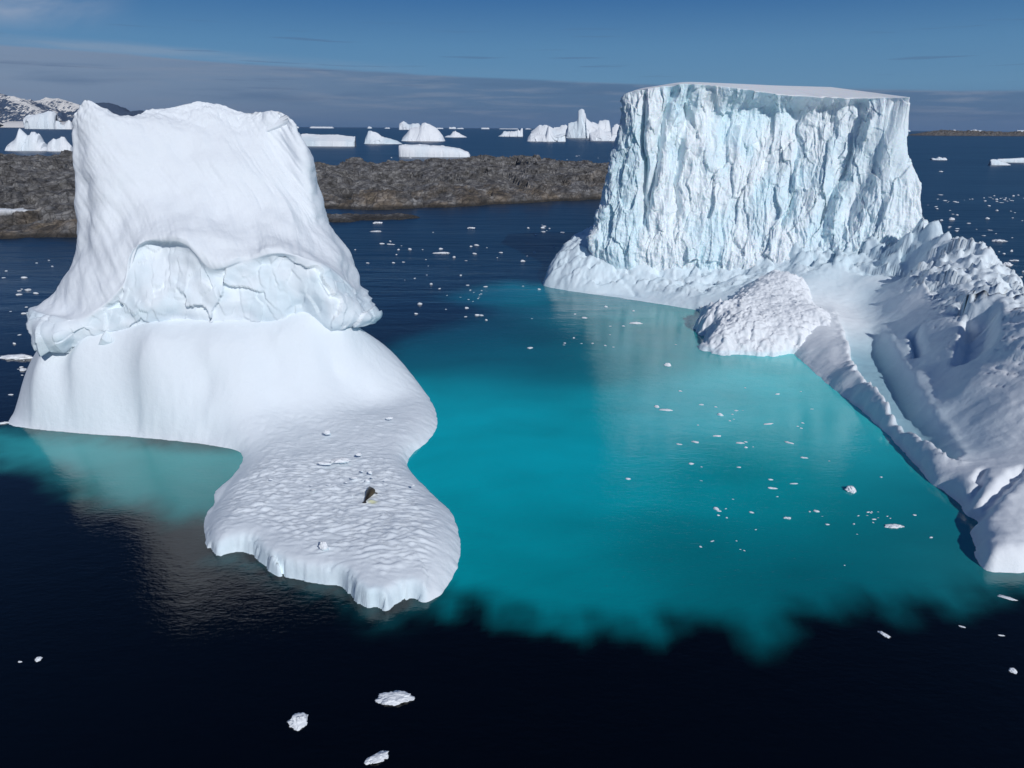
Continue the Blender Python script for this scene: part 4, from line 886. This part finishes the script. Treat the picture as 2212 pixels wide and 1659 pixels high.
# larger floating pieces, each told apart
FG = [(857, 1508, 84, BIG[3], .15, 'largest of the three foreground floes, boat shaped', 1.), (649, 1561, 48, BIG[1], .1, 'blocky pale floe at left of the three in the black foreground', 1.), (814, 1637, 50, BIG[0], .45, 'wedge shaped floe lowest in the foreground at the bottom border', 1.),
      (84, 1425, 14, BIG[1], 0, 'broken speck of ice in the black water at lower left', 1.), (43, 1430, 8, None, 0, 'tiny round ice speck at the far lower left', 1.), (1910, 1371, 24, BIG[0], -.9, 'small slanted floe in dark water at lower right', 1.), (2190, 1450, 18, BIG[1], 0, 'small floe in dark water near the lower right border', 1.),
      (2164, 1373, 14, BIG[4], 0, 'thin sliver floe in dark water at lower right', 1.), (2079, 1354, 14, BIG[4], -.3, 'thin sliver floe at the edge of the dark water at right', .8), (2176, 1292, 34, BIG[5], -.55, 'grey elongated floe in front of the right arm tip', .7),
      (1933, 1137, 42, BIG[3], .1, 'lumpy white floe in turquoise water near the right arm', 1.), (1840, 1060, 28, BIG[1], 0, 'double floe of two stacked pieces in turquoise water', 1.2), (1670, 1055, 24, BIG[4], 0, 'white floe in turquoise water left of the double floe', 1.),
      (1715, 1045, 20, BIG[5], 0, 'thin white floe just above the pair in turquoise water', .8), (1700, 1119, 15, BIG[0], 0, 'small oval floe low in the middle of the turquoise water', 1.), (1438, 886, 34, BIG[5], -.25, 'elongated bright floe below the rubble heap at left', 1.), (1420, 879, 14, BIG[1], 0, 'small ice lump at the left tip of the elongated bright floe', 1.),
      (1375, 699, 32, BIG[3], 0, 'bright floe beside the foot of the fluted cliff', 1.2), (1444, 790, 20, BIG[1], 0, 'white lump floe left of the ice rubble heap', 1.5), (1660, 916, 26, BIG[5], .2, 'curved thin floe in turquoise water under the rubble heap', .7), (1549, 942, 18, BIG[0], 0, 'upper right floe of the pair at the middle of the lagoon', 1.),
      (1502, 955, 16, BIG[0], -.4, 'slanted floe left of the middle pair in the lagoon', 1.), (1468, 960, 15, BIG[4], 0, 'flat floe at the left end of the middle row in the lagoon', 1.), (1600, 957, 20, BIG[3], 0, 'blurred floe right of the middle pair in the lagoon', .9), (1706, 957, 22, BIG[4], -.4, 'slanted floe at the right of the lagoon middle row', 1.), (1738, 989, 18, BIG[4], 0, 'flat bright floe low right of the lagoon middle row', 1.),
      (1357, 1035, 12, None, 0, 'lone flat speck on the open left half of the lagoon', 1.), (952, 547, 44, BIG[5], 0, 'long thin floe in the dark channel between the icebergs', .8), (774, 630, 38, BIG[3], 0, 'bright floe touching the right outline of the left iceberg', 1.), (845, 528, 22, BIG[4], 0, 'small flat floe in the channel below the rock reef', .8),
      (1018, 493, 18, BIG[0], 0, 'small white floe in the channel close to the rock island', 1.), (811, 500, 28, BIG[5], 0, 'flat white floe on the water beside the dark reef', .8), (816, 482, 22, BIG[0], .3, 'small pointed floe between island and reef', 1.), (691, 485, 26, BIG[3], 0, 'white floe at the reef touching the left tower', 1.2),
      (33, 773, 78, BIG[5], -.1, 'long ragged white floe touching the left side of the left iceberg', 1.2), (10, 914, 22, BIG[3], .4, 'floe in the left corner water beside the left iceberg foot', 1.),
      (2033, 371 + 0, 8, None, 0, 'speck of ice in the dark sea right of the fluted cliff', 1.), (2193, 563, 14, BIG[0], 0, 'white floe in the right hand water near the border', 1.), (2160, 521, 30, BIG[3], 0, 'widest white floe in the drift ice right of the jagged arm', 1.), (2178, 573, 22, BIG[1], 0, 'bright floe in the drift ice close above the jagged arm', 1.1)]
for x, y, w, b, r_, lb, sq in FG:
    piece(x, y, w, lb, 'larger floes floating around the icebergs', me=b, rot=r_, sq=sq, cat='ice floe', name='ice_floe')
# small brash, zone by zone
def inpoly(x, y, poly):
    c = False
    for i in range(len(poly)):
        (x1, y1), (x2, y2) = poly[i - 1], poly[i]
        if (y1 > y) != (y2 > y) and x < (x2 - x1) * (y - y1) / (y2 - y1) + x1: c = not c
    return c
ZONES = [([(700, 500), (1300, 480), (1260, 540), (1170, 620), (1050, 640), (900, 700), (820, 690), (740, 560)], 62, (4, 13), 'tiny white ice bit drifting in the dark channel between the icebergs', 'brash ice in the channel'),
         ([(900, 600), (1150, 610), (1480, 680), (1500, 760), (1400, 770), (1150, 760), (1000, 700)], 26, (5, 14), 'small ice bit in the dark teal water before the fluted cliff', 'brash ice below the cliff'),
         ([(1340, 830), (1480, 840), (1700, 810), (1850, 900), (1950, 1010), (2020, 1180), (1800, 1230), (1500, 1190), (1440, 1000)], 62, (4, 13), 'small ice bit floating in the bright turquoise lagoon', 'brash ice in the lagoon'),
         ([(2000, 420), (2212, 420), (2212, 640), (2120, 590), (2060, 540), (2010, 470)], 70, (4, 12), 'tiny ice bit in the drift ice right of the jagged arm', 'brash ice right of the jagged arm'),
         ([(0, 560), (150, 560), (130, 620), (70, 680), (60, 760), (30, 890), (0, 920)], 24, (5, 13), 'tiny ice bit in the dark water at the left border', 'brash ice at the left border'),
         ([(2040, 430), (2212, 421), (2230, 428), (2212, 434), (2040, 440)], 26, (3, 9), 'fine ice bit in the thin drift line at the right border', 'drift line of ice bits at the right border'),
         ([(680, 330), (1300, 330), (1290, 350), (1060, 350), (700, 362)], 14, (3, 7), 'speck of ice in the sea beyond the rock island', 'ice specks beyond the rock island')]
for poly, n, (a, b), lb, grp in ZONES:
    xs = [p[0] for p in poly]; ys = [p[1] for p in poly]; k = 0; cl = [(rp.uniform(min(xs), max(xs)), rp.uniform(min(ys), max(ys))) for _ in range(7)]
    while k < n:
        if rp.random() < .5:
            c = rp.choice(cl); x, y = rp.gauss(c[0], 30), rp.gauss(c[1], 12)
        else: x, y = rp.uniform(min(xs), max(xs)), rp.uniform(min(ys), max(ys))
        if not inpoly(x, y, poly): continue
        piece(x, y, a + (b - a) * rp.random() ** 2.2, lb, grp); k += 1

# ------------------------------------------------------------------ seal
def seal():
    m, t = new_mat('seal_fur')
    g = t.add('ShaderNodeTexCoord').outputs['Object']; sx, sy, sz = t.add('ShaderNodeSeparateXYZ', ins={0: g}).outputs
    n = t.noise(g, 5., 4, .6)
    f = t.sstep(t.math('ADD', t.math('MULTIPLY', sx, 1.6), t.math('MULTIPLY', n, .5)), .12, .62)
    f = t.math('MULTIPLY', f, t.sstep(sy, -.95, -.5))
    col = t.mix(f, (.022, .018, .015), (.085, .068, .04))  # lighter olive right flank: the sunlit side is put into the fur colour
    p = t.add('ShaderNodeBsdfPrincipled', ins={'Base Color': col, 'Roughness': .45}); t.add('ShaderNodeOutputMaterial', ins={0: p.outputs[0]})
    # spine from hind flippers (towards the camera) to the nose, body slightly curved
    ctl = [(-.22, -1.28, .07, .05, .05), (-.20, -1.12, .10, .09, .09), (-.14, -.9, .16, .14, .13), (-.05, -.5, .24, .26, .23), (.04, -.05, .31, .37, .30), (.05, .38, .34, .40, .33), (.0, .72, .33, .34, .30),
           (-.08, .96, .30, .23, .22), (-.15, 1.12, .28, .175, .18), (-.21, 1.24, .26, .15, .15), (-.26, 1.34, .23, .10, .10), (-.28, 1.39, .22, .04, .04)]
    c = catrom(np.array(ctl), 56); k = 28; V = []
    for i, (x, y, z, rx, rz) in enumerate(c):
        for j in range(k):
            a = 2 * math.pi * j / k; b = math.sin(a)
            V.append((x + rx * math.cos(a), y, max(z + rz * (b if b > 0 else b * .9), .0)))
    F = [(i * k + j, i * k + (j + 1) % k, (i + 1) * k + (j + 1) % k, (i + 1) * k + j) for i in range(55) for j in range(k)]
    bm = bmesh.new(); vs = [bm.verts.new(v) for v in V]
    for f_ in F: bm.faces.new([vs[i] for i in f_])
    bm.faces.new(vs[:k][::-1]); bm.faces.new(vs[-k:])
    def flip(base, tip, w, th, fan=1.):
        b = Vector(base); tp = Vector(tip); d = (tp - b); s = d.cross(Vector((0, 0, 1))).normalized(); n_ = 7; rows = []
        for i in range(n_ + 1):
            u = i / n_; c0 = b + d * u + Vector((0, 0, .02 * math.sin(u * 3))); ww = w * (.6 + (fan - .4) * u - .5 * max(0, u - .8) * 2)
            rows.append([bm.verts.new(c0 + s * ww * math.cos(a_) + Vector((0, 0, th * (1 - .7 * u) * math.sin(a_)))) for a_ in [2 * math.pi * q_ / 8 for q_ in range(8)]])
        for i in range(n_):
            for q_ in range(8): bm.faces.new((rows[i][q_], rows[i][(q_ + 1) % 8], rows[i + 1][(q_ + 1) % 8], rows[i + 1][q_]))
        bm.faces.new(rows[0][::-1]); bm.faces.new(rows[-1])
    flip((-.2, -1.15, .09), (-.34, -1.52, .05), .07, .035, 1.5); flip((-.2, -1.15, .07), (-.12, -1.53, .05), .07, .035, 1.5)
    flip((.30, .42, .16), (.66, .28, .06), .09, .05, .8); flip((-.30, .55, .16), (-.52, .80, .06), .09, .05, .8)
    bmesh.ops.recalc_face_normals(bm, faces=bm.faces)
    me = bpy.data.meshes.new('seal'); bm.to_mesh(me); bm.free()
    for p_ in me.polygons: p_.use_smooth = True
    me.materials.append(m); o = bpy.data.objects.new('seal', me); C.objects.link(o)
    q = H(799, 1072, 1.85); o.location = (q[0], q[1], 1.93); o.rotation_euler = (0, 0, R(0)); o.scale = (.88, .82, .6)
    tag(o, 'dark brown seal lying on the rippled snow shelf with its tail towards the camera', 'seal')
    me2 = bpy.data.materials.new('seal_eye'); me2.use_nodes = True
    bp = me2.node_tree.nodes['Principled BSDF']; bp.inputs['Base Color'].default_value = (.01, .01, .01, 1); bp.inputs['Roughness'].default_value = .1
    for sgn in (-1, 1):
        b2 = bmesh.new(); bmesh.ops.create_icosphere(b2, subdivisions=2, radius=.022); mm = bpy.data.meshes.new('eye'); b2.to_mesh(mm); b2.free(); mm.materials.append(me2)
        e = bpy.data.objects.new('eye', mm); C.objects.link(e); e.parent = o; e.location = (-.215 + sgn * .10, 1.235, .36)
seal()

# ------------------------------------------------------------------ clear polar air
def haze():
    m = bpy.data.materials.new('air'); m.use_nodes = True; t = NT(m.node_tree)
    v = t.add('ShaderNodeVolumePrincipled', ins={'Color': (.55, .72, 1., 1.), 'Density': .000012, 'Anisotropy': .2})
    out = t.add('ShaderNodeOutputMaterial'); t.l.new(v.outputs[0], out.inputs['Volume'])
    bm = bmesh.new(); bmesh.ops.create_cube(bm, size=1); me = bpy.data.meshes.new('haze'); bm.to_mesh(me); bm.free(); me.materials.append(m)
    o = bpy.data.objects.new('haze', me); C.objects.link(o); o.scale = (91000, 49500, 900); o.location = (0, 21200, 449); tag(o, kind='stuff')
haze()
